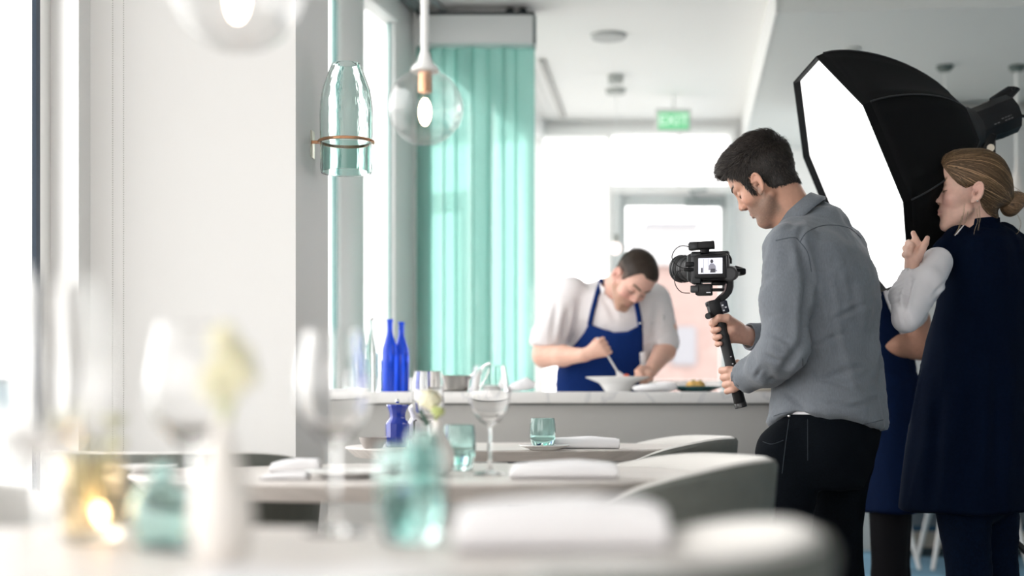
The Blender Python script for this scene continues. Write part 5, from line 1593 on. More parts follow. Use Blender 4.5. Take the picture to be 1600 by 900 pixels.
       # (x, depth, up)
a3 = Vector((-.1722, .9301, .3246)); b3 = Vector((-.3376, -.3653, .8675))
a3 = (a3 - nv * a3.dot(nv)).normalized(); b3 = nv.cross(a3) if nv.cross(a3).z > 0 else -nv.cross(a3)
def rim(k, r=SR, back=0.0): 
    t = math.radians(45 * k)
    return sC + (a3 * math.cos(t) + b3 * math.sin(t)) * r - nv * back
softblack = mat('softbox_fabric', (.0025, .003, .0035), .85, sheen=.0, bump=(120, .2, .001), spec=.2)
pipe_m = mat('black_piping', (.02, .022, .025), .6)
ring_c = sC - nv * .385
L = (ring_c - sC).length; dv = (ring_c - sC).normalized()
box = empty('softbox', sC, label='octagonal black softbox with glowing white face held by the woman', cat='softbox')
RR = .075
ra = a3; rb = b3
def gore(k, m=6, n=14):
    vs = []; fs = []
    for i in range(n + 1):
        t = i / n
        # rods bow outward: radius profile
        rr = RR + (SR - RR) * (1 - t ** 1.5) ** .70 if t < 1 else RR
        c = sC.lerp(ring_c, t)
        for j in range(m + 1):
            s = j / m
            p0 = (ra * math.cos(math.radians(45 * k)) + rb * math.sin(math.radians(45 * k)))
            p1 = (ra * math.cos(math.radians(45 * (k + 1))) + rb * math.sin(math.radians(45 * (k + 1))))
            q = p0.lerp(p1, s)
            sag = 1 - .05 * math.sin(PI * s) * math.sin(PI * min(1, t * 1.05))
            vs.append(c + q * rr * sag)
    for i in range(n):
        for j in range(m): a = i * (m + 1) + j; fs.append((a, a + 1, a + m + 2, a + m + 1))
    return vs, fs
for k in range(8):
    vs, fs = gore(k)
    o = G().add(vs, fs).obj('fabric_panel', softblack, box, smooth=50)
    md_ = o.modifiers.new('thick', 'SOLIDIFY'); md_.thickness = .002; md_.offset = 0
for k in range(8):
    pts = []
    for t in np.linspace(0, 1, 15):
        rr = RR + (SR - RR) * (1 - t ** 1.5) ** .70 if t < 1 else RR
        q = (ra * math.cos(math.radians(45 * k)) + rb * math.sin(math.radians(45 * k)))
        pts.append(sC.lerp(ring_c, t) + q * rr * 1.003)
    G().tube(pts, .0028, 6).obj('rod_seam', pipe_m, box)
# front lip and recessed diffuser
for k in range(8):
    a, b = rim(k, SR), rim(k + 1, SR)
    a2, b2 = rim(k, SR, -.024), rim(k + 1, SR, -.024)
    a1, b1 = rim(k, SR * .985, .004), rim(k + 1, SR * .985, .004)
    a4, b4 = rim(k, SR * .985, -.024), rim(k + 1, SR * .985, -.024)
    G().add([a, b, b2, a2, a1, b1, b4, a4], [(0, 1, 2, 3), (4, 5, 6, 7), (0, 1, 5, 4), (3, 2, 6, 7), (0, 4, 7, 3), (1, 5, 6, 2)]).obj('front_lip', softblack, box, smooth=None)
vs = [sC + nv * .004] + [rim(k, SR * .988, 0) for k in range(8)]
diff = mat('diffuser_cloth', (.9, .9, .9), .8, emis=(1, 1, .995), estr=.62)
G().add(vs, [(0, k + 1, (k + 1) % 8 + 1) for k in range(8)]).obj('diffuser', diff, box, smooth=None)
# speed ring and silver rod tips
R_s = rot_to(dv, (0, 0, 1))
G().lathe([(RR * .9, -.012), (RR * 1.04, -.012), (RR * 1.06, 0), (RR * 1.04, .014), (RR * .9, .014), (RR * .9, -.012)], ring_c, 40, R_s).obj('speed_ring', gm, box)
for k in range(8):
    q = (ra * math.cos(math.radians(45 * k)) + rb * math.sin(math.radians(45 * k)))
    G().tube([ring_c - dv * .035 + q * RR * 1.25, ring_c - dv * .008 + q * RR * 1.06], [.003, .0045], 8).obj('rod_tip', silver, box)

st = empty('studio_strobe', ring_c, label='black studio strobe fitted behind the softbox, cable hanging from its back', cat='strobe')
e1 = P(1578, 178, SBD + .06); dS = (e1 - ring_c).normalized(); RS = rot_to(dS, (0, 0, 1)); LS = (e1 - ring_c).length
rs = .066
def oct_ring(c, r, sq=1.0): return [c + RS @ Vector((r * sq * math.cos(a), r * math.sin(a), 0)) for a in np.linspace(PI / 12, 2 * PI + PI / 12, 13)[:-1]]
G().loft([oct_ring(ring_c + dS * LS * t, r) for t, r in [(.0, .072), (.05, .074), (.12, .073), (.15, .062)]]).obj('front_collar', blk2, st)
G().loft([oct_ring(ring_c + dS * LS * t, r) for t, r in [(.13, .060), (.17, .064), (.55, .064), (.60, .067), (.97, .066), (1.0, .058)]]).obj('strobe_body', blk, st, smooth=25)
g = G(); top = RS @ Vector((1, 0, 0))
if top.z < 0: top = -top
hp = ring_c + dS * LS * .72 + top * .060
g.tube([hp, hp + dS * .03 + top * .004, hp + dS * .075 + top * .012, hp + dS * .10 + top * .010, ring_c + dS * LS * 1.0 + top * .045], [.012, .014, .014, .015, .012], 10)
g.obj('carry_handle', blk, st)
vside = Vector((0, -1, 0)); vside = (vside - dS * vside.dot(dS)).normalized()
for (t0, t1, o) in [(.36, .50, -.006), (.54, .76, .003), (.60, .80, -.007)]:
    n = int((t1 - t0) * 60)
    for i in range(n):
        p = ring_c + dS * LS * (t0 + (t1 - t0) * i / n) + vside * .0648 + top * (o * .9 - .012)
        if i % 4 != 3: G().box(p, (.0022, .001, .0035), RS @ Matrix.Rotation(PI / 2, 3, 'Y')).obj('worn_marking', mat('marking_grey', (.16, .16, .17), .5), st)
G().tube([e1 + dS * .0 - top * .02, e1 + dS * .03 - top * .015, e1 + dS * .06 - top * .03, e1 + dS * .085 - top * .09, e1 + dS * .088 - top * .3, P(1601, 420, SBD + .1), P(1604, 640, SBD + .12), P(1606, 900, SBD + .16), V(P(1606, 900, SBD + .16).x, SBD + .2, .01)],
         [.007, .006, .0055, .005, .005, .005, .005, .005, .005], 10).obj('power_cable', blk, st)

ls = empty('light_stand', V(P(1548, 0, SBD + .03).x, SBD + .03, 0), label='black tripod light stand hidden mostly behind the woman in the coat', cat='light stand')
px_ = P(1548, 0, SBD + .03).x; yy = SBD + .03
ztop = P(0, 235, SBD).z
g = G(); g.tube([V(px_, yy, ztop - .06), P(1546, 222, SBD + .02), P(1540, 208, SBD + .02)], [.016, .020, .022], 10); g.box(P(1543, 226, SBD), (.030, .04, .07), Matrix.Rotation(.35, 3, 'Y'), .006)
g.obj('tilt_bracket', blk, ls)
G().cyl(P(1548, 231, SBD - .03), P(1548, 231, SBD - .008), .012, seg=16).obj('clamp_knob', mat('knob_brass', (.50, .46, .38), .35, .6), ls)
G().cyl(V(px_, yy, .55), V(px_, yy, ztop), .011, seg=14).obj('upper_pole', blk, ls)
G().cyl(V(px_, yy, .12), V(px_, yy, .95), .015, seg=14).obj('lower_pole', blk, ls)
G().cyl(V(px_, yy, .93), V(px_, yy, .99), .020, seg=14).obj('collar', blk2, ls)
for a in (-25, 95, 215):
    ar = math.radians(a); c_ = V(px_, yy, .52); f_ = V(px_ + .52 * math.cos(ar), yy + .52 * math.sin(ar), .012)
    G().tube([c_, f_], [.011, .010], 8).obj('leg', blk, ls)
    G().tube([V(px_, yy, .16), c_.lerp(f_, .45)], [.006, .006], 8).obj('brace', blk, ls)
# ================================================================ WOMAN IN THE NAVY SLEEVELESS COAT
coat_m = mat('navy_wool', (0.0012, 0.0046, 0.0150), 0.95, noise=(120, .12), bump=(500, .2, .0008), spec=.08)
knit_m = mat('white_knit', (0.72, 0.71, 0.74), 0.85, bump=(260, .2, .0006, (1, 1, .4)))
jean_m = mat('dark_blue_denim', (0.0012, 0.005, 0.016), 0.9, noise=(150, .3), spec=.1)
WH = Frame(P(1516, 306, 4.25), math.radians(7), math.radians(-4), math.radians(3), .955)
WY = math.radians(50)
woman = empty('person', (P(1530, 632, 4.25).x, 4.25, 0), label='woman with fair low bun in a long navy sleeveless coat steadying the softbox', cat='person')
wneck = P(1533, 388, 4.28)
WK = dict(fem=True, ear_dz=-.008)
def wskin(p, **kw):
    d = head_field(WH.to_local(p), **{**WK, **kw}) * WH.k
    n = f_cap(p, WH.w(-.028, 0, -.03), wneck, .043, .052)
    n = smin(n, f_cap(p, WH.w(.03, 0, -.07), wneck, .030, .048), .03)
    n = smin(n, f_cap(p, wneck + V(-.02, -.01, -.01), wneck + V(.03, .02, -.02), .06, .07), .03)
    return smin(d, n, .016)
lo, hi = bounds([WH.w(.14, 0, -.12), WH.w(-.11, 0, .14), WH.w(0, .09, 0), WH.w(0, -.09, 0), WH.w(.1, 0, .12), wneck - V(.05, .05, .03), wneck + V(.05, .05, 0)], .02)
hv = field_mesh(wskin, lo, hi, .0027)
hq = WH.to_local(hv[0].astype(np.float32))
wc = (.70, .45, .36)
hc = face_colors(hq, wc, (.58, .27, .25), None, 0, (.76, .42, .36), (.22, .14, .085))
# raised hand on the softbox rim
W0 = P(1424, 424, 4.115)
hand_pts = {}
def wh(p):
    pm = P(1430, 392, 4.130)
    d = f_ell(p, pm, (.026, .014, .036), rot_z(-.5) @ Matrix.Rotation(-.12, 3, 'Y'))
    d = smin(d, f_cap(p, P(1425, 405, 4.125), W0, .021, .021), .015)
    # index up along the rim, other fingers wrapping over the edge, thumb behind
    d = smin(d, finger(p, [P(1434, 385, 4.125), P(1431, 374, 4.133), P(1427, 364, 4.140)], [.0105, .0090, .0072]), .006)
    for k_, (pp) in enumerate([[(1424, 384, 4.115), (1419, 380, 4.140), (1420, 378, 4.167)], [(1421, 391, 4.113), (1415, 388, 4.137), (1417, 386, 4.165)], [(1420, 398, 4.113), (1414, 398, 4.133), (1416, 397, 4.158)]]):
        d = smin(d, finger(p, [P(*q) for q in pp], [.0105, .0092, .0080]), .004)
    d = smin(d, finger(p, [P(1433, 402, 4.115), P(1441, 390, 4.105), P(1446, 380, 4.110), P(1449, 372, 4.120)], [.014, .0105, .0095, .0075]), .007)
    return d
m1 = field_mesh(wh, *bounds([W0, P(1430, 370, 4.12), P(1450, 372, 4.12), P(1413, 398, 4.16)], .03), .0024)
def wunder(p):
    d = f_cap(p, P(1468, 415, 4.16), P(1415, 500, 3.99), .036, .032)
    d = smin(d, f_cap(p, P(1415, 500, 3.99), P(1412, 465, 4.075), .028, .024), .01)
    d = smin(d, f_cap(p, P(1412, 465, 4.075), W0, .024, .020), .005)
    t = f_cap(p, P(1540, 430, 4.28), P(1525, 640, 4.27), .09, .10)
    e = f_cap(p, P(1618, 415, 4.38), P(1640, 560, 4.42), .038, .034); e = smin(e, f_cap(p, P(1640, 560, 4.42), P(1600, 600, 4.62), .032, .024), .01)
    l = f_cap(p, P(1500, 700, 4.20), P(1508, 900, 4.2), .07, .05); l = smin(l, f_cap(p, P(1508, 900, 4.2), P(1512, 1070, 4.2), .045, .036), .01)
    r = f_cap(p, P(1545, 700, 4.33), P(1560, 900, 4.33), .07, .05); r = smin(r, f_cap(p, P(1560, 900, 4.33), P(1565, 1060, 4.33), .045, .036), .01)
    return smin(smin(d, smin(t, e, .03), .04), smin(l, r, .02), .05)
mb = field_mesh(wunder, (1.0, 3.92, .04), (1.85, 4.75, 1.36), .016)
np_obj('body', [hv, m1, mb], skin_m, woman, [hc, np.tile(np.array((.70, .44, .35)), (len(m1[0]), 1)), np.tile(np.array(wc), (len(mb[0]), 1))])
G().ball(WH.w(-.006, .088, -.033), .0028, 8, 6).obj('stud_earring', silver, woman)

# ---- hair: smooth shell swept back into a low bun
bun_c = P(1580, 319, 4.27)
bun_l = WH.to_local(np.array([tuple(bun_c)], dtype=np.float32))[0]
def whair_mask(q):
    x = q[:, 0]; y = np.abs(q[:, 1])
    # hairline: front temple, sweeping over the top of the ear, down behind it to the nape
    zc = np.interp(x, [-.11, -.08, -.05, -.030, -.020, -.004, .012, .025, .045, .065, .080, .092, .104],
                      [-.055, -.068, -.060, -.044, -.020, .018, .018, .010, .020, .038, .060, .080, .100])
    return zc - q[:, 2]
def whair(p):
    q = WH.to_local(p)
    hd = wskin(p, ears=False, lips=False)
    th = .006 + .006 * np.clip((q[:, 2] - .0) / .12, 0, 1)
    d = smax(hd - th, whair_mask(q) * .8, .006)
    # sweep towards the bun
    d = smin(d, f_cap(p, WH.w(-.085, 0, .02), bun_c, .036, .012), .03)
    return d
hb = bounds([WH.w(.11, 0, .14), WH.w(-.14, 0, .14), WH.w(-.14, 0, -.09), WH.w(0, .095, 0), WH.w(0, -.095, 0), bun_c], .025)
sh = field_mesh(whair, *hb, .004)
hn = vnorm(whair, sh[0]); shell = sh[0] - hn * .0012
# strands from the hairline to the bun
NS = 3800; K = 16
orig = WH.w(-.005, 0, .035)
on = np.array(tuple(orig))
tt = rng.uniform(0, 1, NS); sgn = np.where(rng.random(NS) < .72, 1.0, -1.0)
xs_h = np.interp(tt, [0, .12, .3, .45, .6, .8, 1], [.088, .098, .080, .05, .02, -.02, -.05])
ys_h = np.interp(tt, [0, .12, .3, .45, .6, .8, 1], [.0, .03, .055, .068, .074, .066, .052])
zs_h = np.interp(tt, [0, .12, .3, .45, .6, .8, 1], [.108, .092, .068, .040, .022, -.045, -.062])
st_l = np.stack([xs_h + rng.normal(0, .003, NS), sgn * ys_h, zs_h + rng.normal(0, .003, NS)], 1)
# extra starts all over the crown
m_ = rng.random(NS) < .45
th_ = rng.uniform(-.2, 1.0, NS); ph_ = rng.uniform(.0, 1.1, NS)
al = np.stack([.09 * np.cos(th_) * np.cos(ph_) - .01, sgn * .078 * np.sin(ph_), .045 + .09 * np.sin(th_) * np.cos(ph_)], 1)
st_l[m_] = al[m_]
c0 = np.array([-.005, 0, .035])
d0 = st_l - c0; d0 /= np.linalg.norm(d0, axis=1, keepdims=True)
d1 = bun_l + np.array([.028, 0, .004]) - c0 + rng.normal(0, .008, (NS, 3)); d1 /= np.linalg.norm(d1, axis=1, keepdims=True)
om = np.arccos(np.clip((d0 * d1).sum(1), -1, 1))[:, None]
ts = np.linspace(0, .97, K)
pth = []
for t in ts:
    dd = (np.sin((1 - t) * om) * d0 + np.sin(t * om) * d1) / np.maximum(np.sin(om), 1e-4)
    # sag downwards over the ear like gathered hair
    dd = dd + np.array([0, 0, -.16]) * (math.sin(PI * t) * np.clip(1 - d0[:, 2:3], 0, 1)) * .8
    dd /= np.linalg.norm(dd, axis=1, keepdims=True)
    dw = dd @ WH.M
    pth.append(ray_surface(whair, on, dw, .20, 18, .0004))
pth = np.stack(pth, 1)
jit = rng.normal(0, .0010, (NS, 1, 1)); nrm_ = pth - on; nrm_ /= np.linalg.norm(nrm_, axis=2, keepdims=True)
pth = pth + nrm_ * (jit + .0008)
wd = np.tile(np.interp(ts, [0, .1, .8, 1], [.0003, .0008, .0008, .0006]), (NS, 1)) * rng.uniform(.6, 1.4, (NS, 1))
bl = np.where(rng.random((NS, 1)) < .20, 2.9, 1.0) * rng.uniform(.55, 1.4, (NS, 1))
cc = np.array([.088, .055, .030]) * bl
front = np.clip((st_l[:, 0:1] - .02) / .07, 0, 1) * (rng.random((NS, 1)) < .5)
cc = cc * (1 + .9 * front)
rv, rq, rcol = ribbons(pth, wd, cc, nrm_)
# bun: interlaced loops
bun_parts = []; bun_cols = []
def bun_f(p): return smin(f_ell(p, bun_c, (.030, .032, .036), Matrix.Rotation(.35, 3, 'Y')), f_ell(p, bun_c + V(.022, .0, .012), (.022, .026, .022)), .012)
bm_ = field_mesh(bun_f, *bounds([bun_c - V(.04, .04, .045), bun_c + V(.05, .04, .045)], .01), .0045)
NB = 800; Kb = 14
ax_ = rng.normal(0, 1, (NB, 3)); ax_ /= np.linalg.norm(ax_, axis=1, keepdims=True)
grp = rng.integers(0, 7, NB); axes = np.array([[.9, .2, .4], [.2, .9, .3], [-.5, .3, .8], [.6, -.6, .5], [.1, .3, .95], [.8, .5, -.3], [-.2, .8, -.6]]); axes /= np.linalg.norm(axes, axis=1, keepdims=True)
ax_ = axes[grp] + ax_ * .07; ax_ /= np.linalg.norm(ax_, axis=1, keepdims=True)
t0 = np.cross(ax_, [0.3, .5, .8]); t0 /= np.linalg.norm(t0, axis=1, keepdims=True); t1 = np.cross(ax_, t0)
ang0 = axes[grp][:, 0] * 5 + rng.normal(0, .25, NB); lat = rng.uniform(-.45, .45, NB)
pp = []
for u in np.linspace(0, 3.2, Kb):
    a = (ang0 + u)[:, None]
    dd = t0 * np.cos(a) + t1 * np.sin(a) + ax_ * lat[:, None]
    dd /= np.linalg.norm(dd, axis=1, keepdims=True)
    pp.append(ray_surface(bun_f, np.array(tuple(bun_c + V(.004, 0, .003))), dd, .08, 16, .0008) + dd * (.0012 * np.sin(u * 2 + grp)[:, None]))
pp = np.stack(pp, 1); nb_ = pp - np.array(tuple(bun_c)); nb_ /= np.linalg.norm(nb_, axis=2, keepdims=True)
bw_ = np.tile(np.interp(np.linspace(0, 1, Kb), [0, .15, .85, 1], [.0002, .0010, .0010, .0002]), (NB, 1))
bcol = np.array([.15, .092, .052]) * rng.uniform(.5, 2.1, (NB, 1))
bv, bq, bc_ = ribbons(pp, bw_, bcol, nb_)
# loose wisps
wps = [[(1507, 318), (1505, 335), (1501, 352), (1492, 368)], [(1526, 326), (1528, 345), (1524, 357), (1522, 366)], [(1529, 322), (1531, 342), (1528, 360)], [(1503, 338), (1499, 352), (1497, 362)], [(1513, 330), (1509, 345), (1495, 366)],
       [(1590, 335), (1596, 350), (1590, 365), (1583, 366)], [(1572, 300), (1584, 292), (1597, 300)], [(1578, 300), (1590, 298), (1602, 308)]]
wp = []; wcol = []
for w_ in wps:
    for r_ in range(4):
        dd_ = 4.18 if w_[0][0] < 1560 else 4.26
        pts = [P(a + random.uniform(-1.3, 1.3), b + random.uniform(-1, 1), dd_ + random.uniform(-.004, .004)) for a, b in w_]
        u = np.linspace(0, len(pts) - 1, 9); arr = np.array([tuple(x) for x in pts])
        wp.append(np.stack([np.interp(u, range(len(pts)), arr[:, i]) for i in range(3)], 1)); wcol.append(np.array([.34, .25, .16]) * random.uniform(.7, 1.2))
wp = np.array(wp); wv, wq, wcc = ribbons(wp, np.full((len(wp), 9), .00022), np.array(wcol), np.broadcast_to(np.array([0, -1.0, 0]), wp.shape))
dk_ = np.array([.10, .062, .036])
np_obj('hair', [(shell, sh[1]), (rv, rq), (wv, wq)], hair_m, woman, [np.tile(dk_, (len(shell), 1)), rcol, wcc])
np_obj('hair_bun', [bm_, (bv, bq)], hair_m, woman, [np.tile(dk_ * .7, (len(bm_[0]), 1)), bc_])

# ---- white knit sleeves
def wsleeve(p):
    d = f_cap(p, P(1464, 411, 4.16), P(1446, 445, 4.08), .046, .047)
    d = smin(d, f_cap(p, P(1446, 445, 4.08), P(1417, 496, 3.985), .047, .040), .02)
    f = f_cap(p, P(1416, 497, 3.99), P(1411, 462, 4.08), .040, .035)
    f = smin(f, f_cap(p, P(1411, 462, 4.08), W0.lerp(P(1411, 462, 4.08), .10), .036, .0265), .02)
    d = smin(d, f, .008)
    return smax(d, -f_cap(p, W0.lerp(P(1411, 462, 4.08), -.3), W0.lerp(P(1411, 462, 4.08), .12), .0255, .0235), .003)
sv, sq = field_mesh(wsleeve, *bounds([P(1485, 400, 4.1), P(1400, 515, 3.96), W0, P(1485, 440, 4.2)], .055), .0046)
sn = vnorm(wsleeve, sv)
px_s = sv[:, 0] * FPX / sv[:, 1] + 800; py_s = HOR - (sv[:, 2] - EYE) * FPX / sv[:, 1]
cm_ = np.clip(np.linalg.norm(sv - npv(W0), axis=1) / .05 - .5, 0, 1)[:, None]
sv0_ = sv.copy(); sv = fold_disp(sv, sn, .0018, 11, 2.2, True)
rg_ = np.where((px_s < 1430) & (sv[:, 1] > 4.0), .0008 * np.sin((py_s * .9 + (px_s - 1400) * .45)), 0)          # gathered ribs along the forearm
sv = sv + sn * rg_[:, None]
sv = fold_lines(sv, sn, [((1462, 470), (1482, 450), 3, .004), ((1464, 476), (1480, 462), 3, .004), ((1458, 462), (1478, 440), 3, .003), ((1404, 470), (1415, 510), 3, .003), ((1410, 480), (1425, 505), 3, .002)], 1)
sv = fold_lines(sv, sn, [((1424, 436), (1412, 480), 3.5, .008), ((1420, 450), (1412, 490), 3, .004), ((1402, 455), (1414, 452), 1.6, .002), ((1400, 464), (1413, 460), 1.6, .002), ((1398, 474), (1410, 470), 1.6, .002)], 1)
sv = sv0_ * (1 - cm_) + sv * cm_
np_obj('sleeve', [(sv, sq)], knit_m, woman)

def rsleeve(p):
    d = f_cap(p, P(1612, 412, 4.38), P(1640, 560, 4.42), .047, .042)
    d = smin(d, f_cap(p, P(1640, 560, 4.42), P(1603, 597, 4.60), .041, .030), .015)
    return smax(d, -f_cap(p, P(1597, 603, 4.63), P(1606, 594, 4.585), .028, .026), .003)
rv_, rq_ = field_mesh(rsleeve, *bounds([P(1600, 400, 4.35), P(1650, 570, 4.45), P(1590, 610, 4.65)], .06), .008)
np_obj('sleeve', [(fold_disp(rv_, vnorm(rsleeve, rv_), .003, 10, 5.0), rq_)], knit_m, woman)
def rhand(p):
    w0 = P(1600, 600, 4.62)
    d = f_cap(p, w0, P(1592, 606, 4.665), .020, .022)
    for k_ in range(4):
        o = V(0, .0, .026 - .017 * k_)
        d = smin(d, finger(p, [P(1590, 606, 4.675) + o, P(1582, 608, 4.71) + o * 1.1, P(1570, 611, 4.72) + o]  , [.0092, .0082, .0068]), .004)
    return smin(d, finger(p, [P(1597, 601, 4.65), P(1584, 597, 4.665), P(1576, 597, 4.68)], [.011, .009, .0072]), .006)
rh_ = field_mesh(rhand, *bounds([P(1600, 600, 4.62), P(1568, 611, 4.73)], .05), .004)
np_obj('hand', [rh_], skin_m, woman, [np.tile(np.array((.70, .44, .35)), (len(rh_[0]), 1))])
# ---- coat
crow = rows([(348, 1508, 1560, 4.28, .050, .048), (362, 1490, 1590, 4.28, .095, .066), (378, 1478, 1612, 4.28, .140, .082), (400, 1468, 1622, 4.28, .165, .098), (440, 1455, 1630, 4.28, .172, .112), (480, 1446, 1628, 4.28, .165, .118),
             (530, 1436, 1616, 4.28, .155, .135), (600, 1427, 1612, 4.27, .166, .152), (700, 1415, 1606, 4.26, .180, .168), (797, 1405, 1602, 4.26, .186, .176), (812, 1404, 1602, 4.26, .186, .176)])
def coat(p):
    d = f_loft(p, crow, WY, 2.15)
    d = smin(d, f_cap(p, P(1500, 368, 4.24), P(1476, 392, 4.19), .036, .034), .02)
    d = smin(d, f_cap(p, P(1565, 368, 4.32), P(1610, 394, 4.37), .040, .040), .02)
    zh = P(0, 797, 4.26).z
    d = smax(d, zh - p[:, 2], .004)
    # armhole scooped around the sleeve
    d = smax(d, -f_ell(p, P(1448, 424, 4.10), (.060, .062, .112), rot_z(-.6) @ Matrix.Rotation(.08, 3, 'Y')), .004)
    d = smax(d, -f_cap(p, wneck + V(0, 0, -.02), WH.w(-.03, 0, -.04), .052, .056), .006)
    # hollow underneath
    return d
cv, cq = field_mesh(coat, *bounds([P(1395, 340, 4.1), P(1640, 830, 4.1), P(1640, 340, 4.45), P(1395, 830, 4.45)], .04), .0085)
cn = vnorm(coat, cv)
cv = fold_disp(cv, cn, .0055, 4.5, 4.4, True, (2.0, 2.0, .45))
cv = fold_lines(cv, cn, [((1437, 575), (1420, 660), 2.2, .008), ((1520, 560), (1512, 790), 10, .006), ((1560, 560), (1556, 790), 10, .006), ((1470, 600), (1455, 790), 9, .005), ((1528, 350), (1530, 560), 3, .002)], 1)
np_obj('sleeveless_coat', [(cv, cq)], coat_m, woman)
g = G()
collar(P(1529, 366, 4.27), (-.10, .05, 1), .056, .060, .046, .004, 0, gap=.5)
g.obj('coat_collar', coat_m, woman, smooth=70)
g = G(); surf_line([(1436, 572), (1428, 610), (1421, 655), (1420, 662), (1427, 620), (1438, 574)], coat, 3.6, .001, .0012, g)
g.obj('pocket_welt', mat('navy_dark', (.001, .003, .008), .9), woman)
# thin white strip at the neckline: white top
G().tube([P(1492, 368, 4.17), P(1499, 360, 4.17), P(1506, 352, 4.18)], [.001, .0022, .001], 8).obj('top_neckline', knit_m, woman)

# ---- jeans
def wjeans(p):
    l = f_cap(p, P(1498, 720, 4.21), P(1515, 900, 4.20), .090, .062); l = smin(l, f_cap(p, P(1515, 900, 4.20), P(1514, 1080, 4.2), .060, .042), .02)
    r = f_cap(p, P(1545, 720, 4.33), P(1556, 900, 4.34), .092, .064); r = smin(r, f_cap(p, P(1556, 900, 4.34), P(1568, 1072, 4.34), .060, .042), .02)
    h = f_cap(p, P(1520, 690, 4.27), P(1520, 760, 4.27), .14, .12)
    return smin(smin(l, r, .01), h, .03)
jv, jq = field_mesh(wjeans, (1.05, 4.03, .045), (1.70, 4.50, .80), .0105)
jn = vnorm(wjeans, jv)
jv = fold_disp(jv, jn, .0035, 12, 8.1, True, (.6, .6, 1.6))
np_obj('jeans', [(jv, jq)], jean_m, woman)
for q in (P(1514, 1080, 4.2), P(1568, 1072, 4.34)): shoe((q.x - .05, q.y, 0), math.radians(30), woman, shoe_m, .25)

face_parts(WH, woman, wskin, (.11, .07, .045), .0015, .0011)
# ================================================================ STAFF MEMBER BEHIND THE SOFTBOX
apron_m = mat('navy_apron', (0.002, 0.010, 0.042), 0.9, noise=(90, .1), spec=.15)
darkt = mat('black_trousers', (.006, .006, .008), .85, spec=.2)
SY = math.radians(4)
AH = Frame(P(1372, 300, 5.12), SY, math.radians(12), 0, .97)
waiter = empty('person', (P(1380, 632, 5.12).x, 5.12, 0), label='person in a dark navy apron with bare forearm standing between the man and the woman', cat='person')
an = P(1378, 385, 5.12)
def askin(p):
    d = head_field(AH.to_local(p)) * AH.k
    return smin(d, f_cap(p, AH.w(-.03, 0, -.03), an, .052, .058), .018)
lo, hi = bounds([AH.w(.14, 0, -.12), AH.w(-.11, 0, .14), AH.w(0, .09, 0), AH.w(0, -.09, 0), an], .03)
hv = field_mesh(askin, lo, hi, .005)
hq = AH.to_local(hv[0].astype(np.float32))
hc = face_colors(hq, (.55, .33, .25), (.5, .26, .22), None, 0, None, (.05, .04, .03))
el_, wr_ = P(1438, 541, 4.98), P(1352, 540, 4.99)
def aarm(p):
    d = f_cap(p, el_, P(1400, 540, 4.98), .046, .042)
    d = smin(d, f_cap(p, P(1400, 540, 4.98), wr_, .042, .028), .02)
    d = smin(d, f_cap(p, P(1432, 500, 4.98), el_, .048, .044), .02)
    d = smin(d, f_ell(p, P(1332, 540, 5.0), (.042, .018, .028)), .015)
    for k_ in range(4):
        d = smin(d, finger(p, [P(1322, 533 + 6 * k_, 4.995), P(1306, 535 + 5 * k_, 5.0), P(1298, 540 + 4 * k_, 5.02)], [.010, .009, .0075]), .004)
    d = smin(d, finger(p, [P(1338, 530, 5.0), P(1324, 522, 5.02), P(1314, 524, 5.04)], [.013, .010, .008]), .006)
    return d
am = field_mesh(aarm, *bounds([el_, P(1296, 540, 5), P(1432, 490, 4.98)], .06), .005)
def abody(p):
    t = f_cap(p, P(1384, 430, 5.12), P(1384, 640, 5.12), .10, .10)
    t = smin(t, f_cap(p, P(1400, 405, 4.98), P(1432, 500, 4.98), .04, .04), .05)
    t = smin(t, f_cap(p, P(1390, 700, 5.05), P(1389, 985, 5.05), .07, .04), .03)
    t = smin(t, f_cap(p, P(1390, 700, 5.2), P(1398, 978, 5.2), .07, .04), .03)
    t = smin(t, f_cap(p, P(1398, 420, 5.25), P(1422, 510, 5.28), .045, .036), .03)
    t = smin(t, f_cap(p, P(1422, 510, 5.28), P(1352, 560, 5.26), .036, .026), .01)
    return smin(t, f_cap(p, P(1352, 560, 5.26), P(1322, 566, 5.25), .026, .020), .01)
mb = field_mesh(abody, (1.0, 4.85, .05), (1.65, 5.45, 1.5), .018)
np_obj('body', [hv, am, mb], skin_m, waiter, [hc, np.tile(np.array((.50, .27, .19)), (len(am[0]), 1)), np.tile(np.array((.50, .27, .19)), (len(mb[0]), 1))])
def ahair(p):
    q = AH.to_local(p)
    zc = np.interp(q[:, 0], [-.1, -.06, -.03, .0, .03, .06, .09], [-.05, -.05, -.02, .03, .02, .06, .09])
    return smax(head_field(q, ears=False, lips=False) - .010, (zc - q[:, 2]) * .8, .006)
hm_ = field_mesh(ahair, *bounds([AH.w(.12, 0, .15), AH.w(-.13, 0, .15), AH.w(-.12, 0, -.08), AH.w(0, .1, 0), AH.w(0, -.1, 0)], .02), .006)
np_obj('hair', [hm_], hair_m, waiter, [np.tile(np.array((.03, .02, .015)), (len(hm_[0]), 1))])
arow = rows([(395, 1340, 1425, 5.12, .12, .09), (420, 1318, 1400, 5.12, .175, .10), (470, 1318, 1396, 5.12, .18, .105), (540, 1340, 1414, 5.12, .165, .115), (583, 1343, 1415, 5.12, .155, .110), (600, 1343, 1419, 5.12, .16, .115)])
def ashirt(p):
    d = f_loft(p, arow, SY, 2.2)
    d = smin(d, f_cap(p, P(1398, 425, 4.97), P(1424, 492, 4.97), .062, .058), .03)
    return smin(d, f_cap(p, P(1396, 420, 5.25), P(1416, 486, 5.275), .060, .054), .03)
v_, q_ = field_mesh(ashirt, (1.0, 4.85, .9), (1.60, 5.4, 1.55), .010); n_ = vnorm(ashirt, v_)
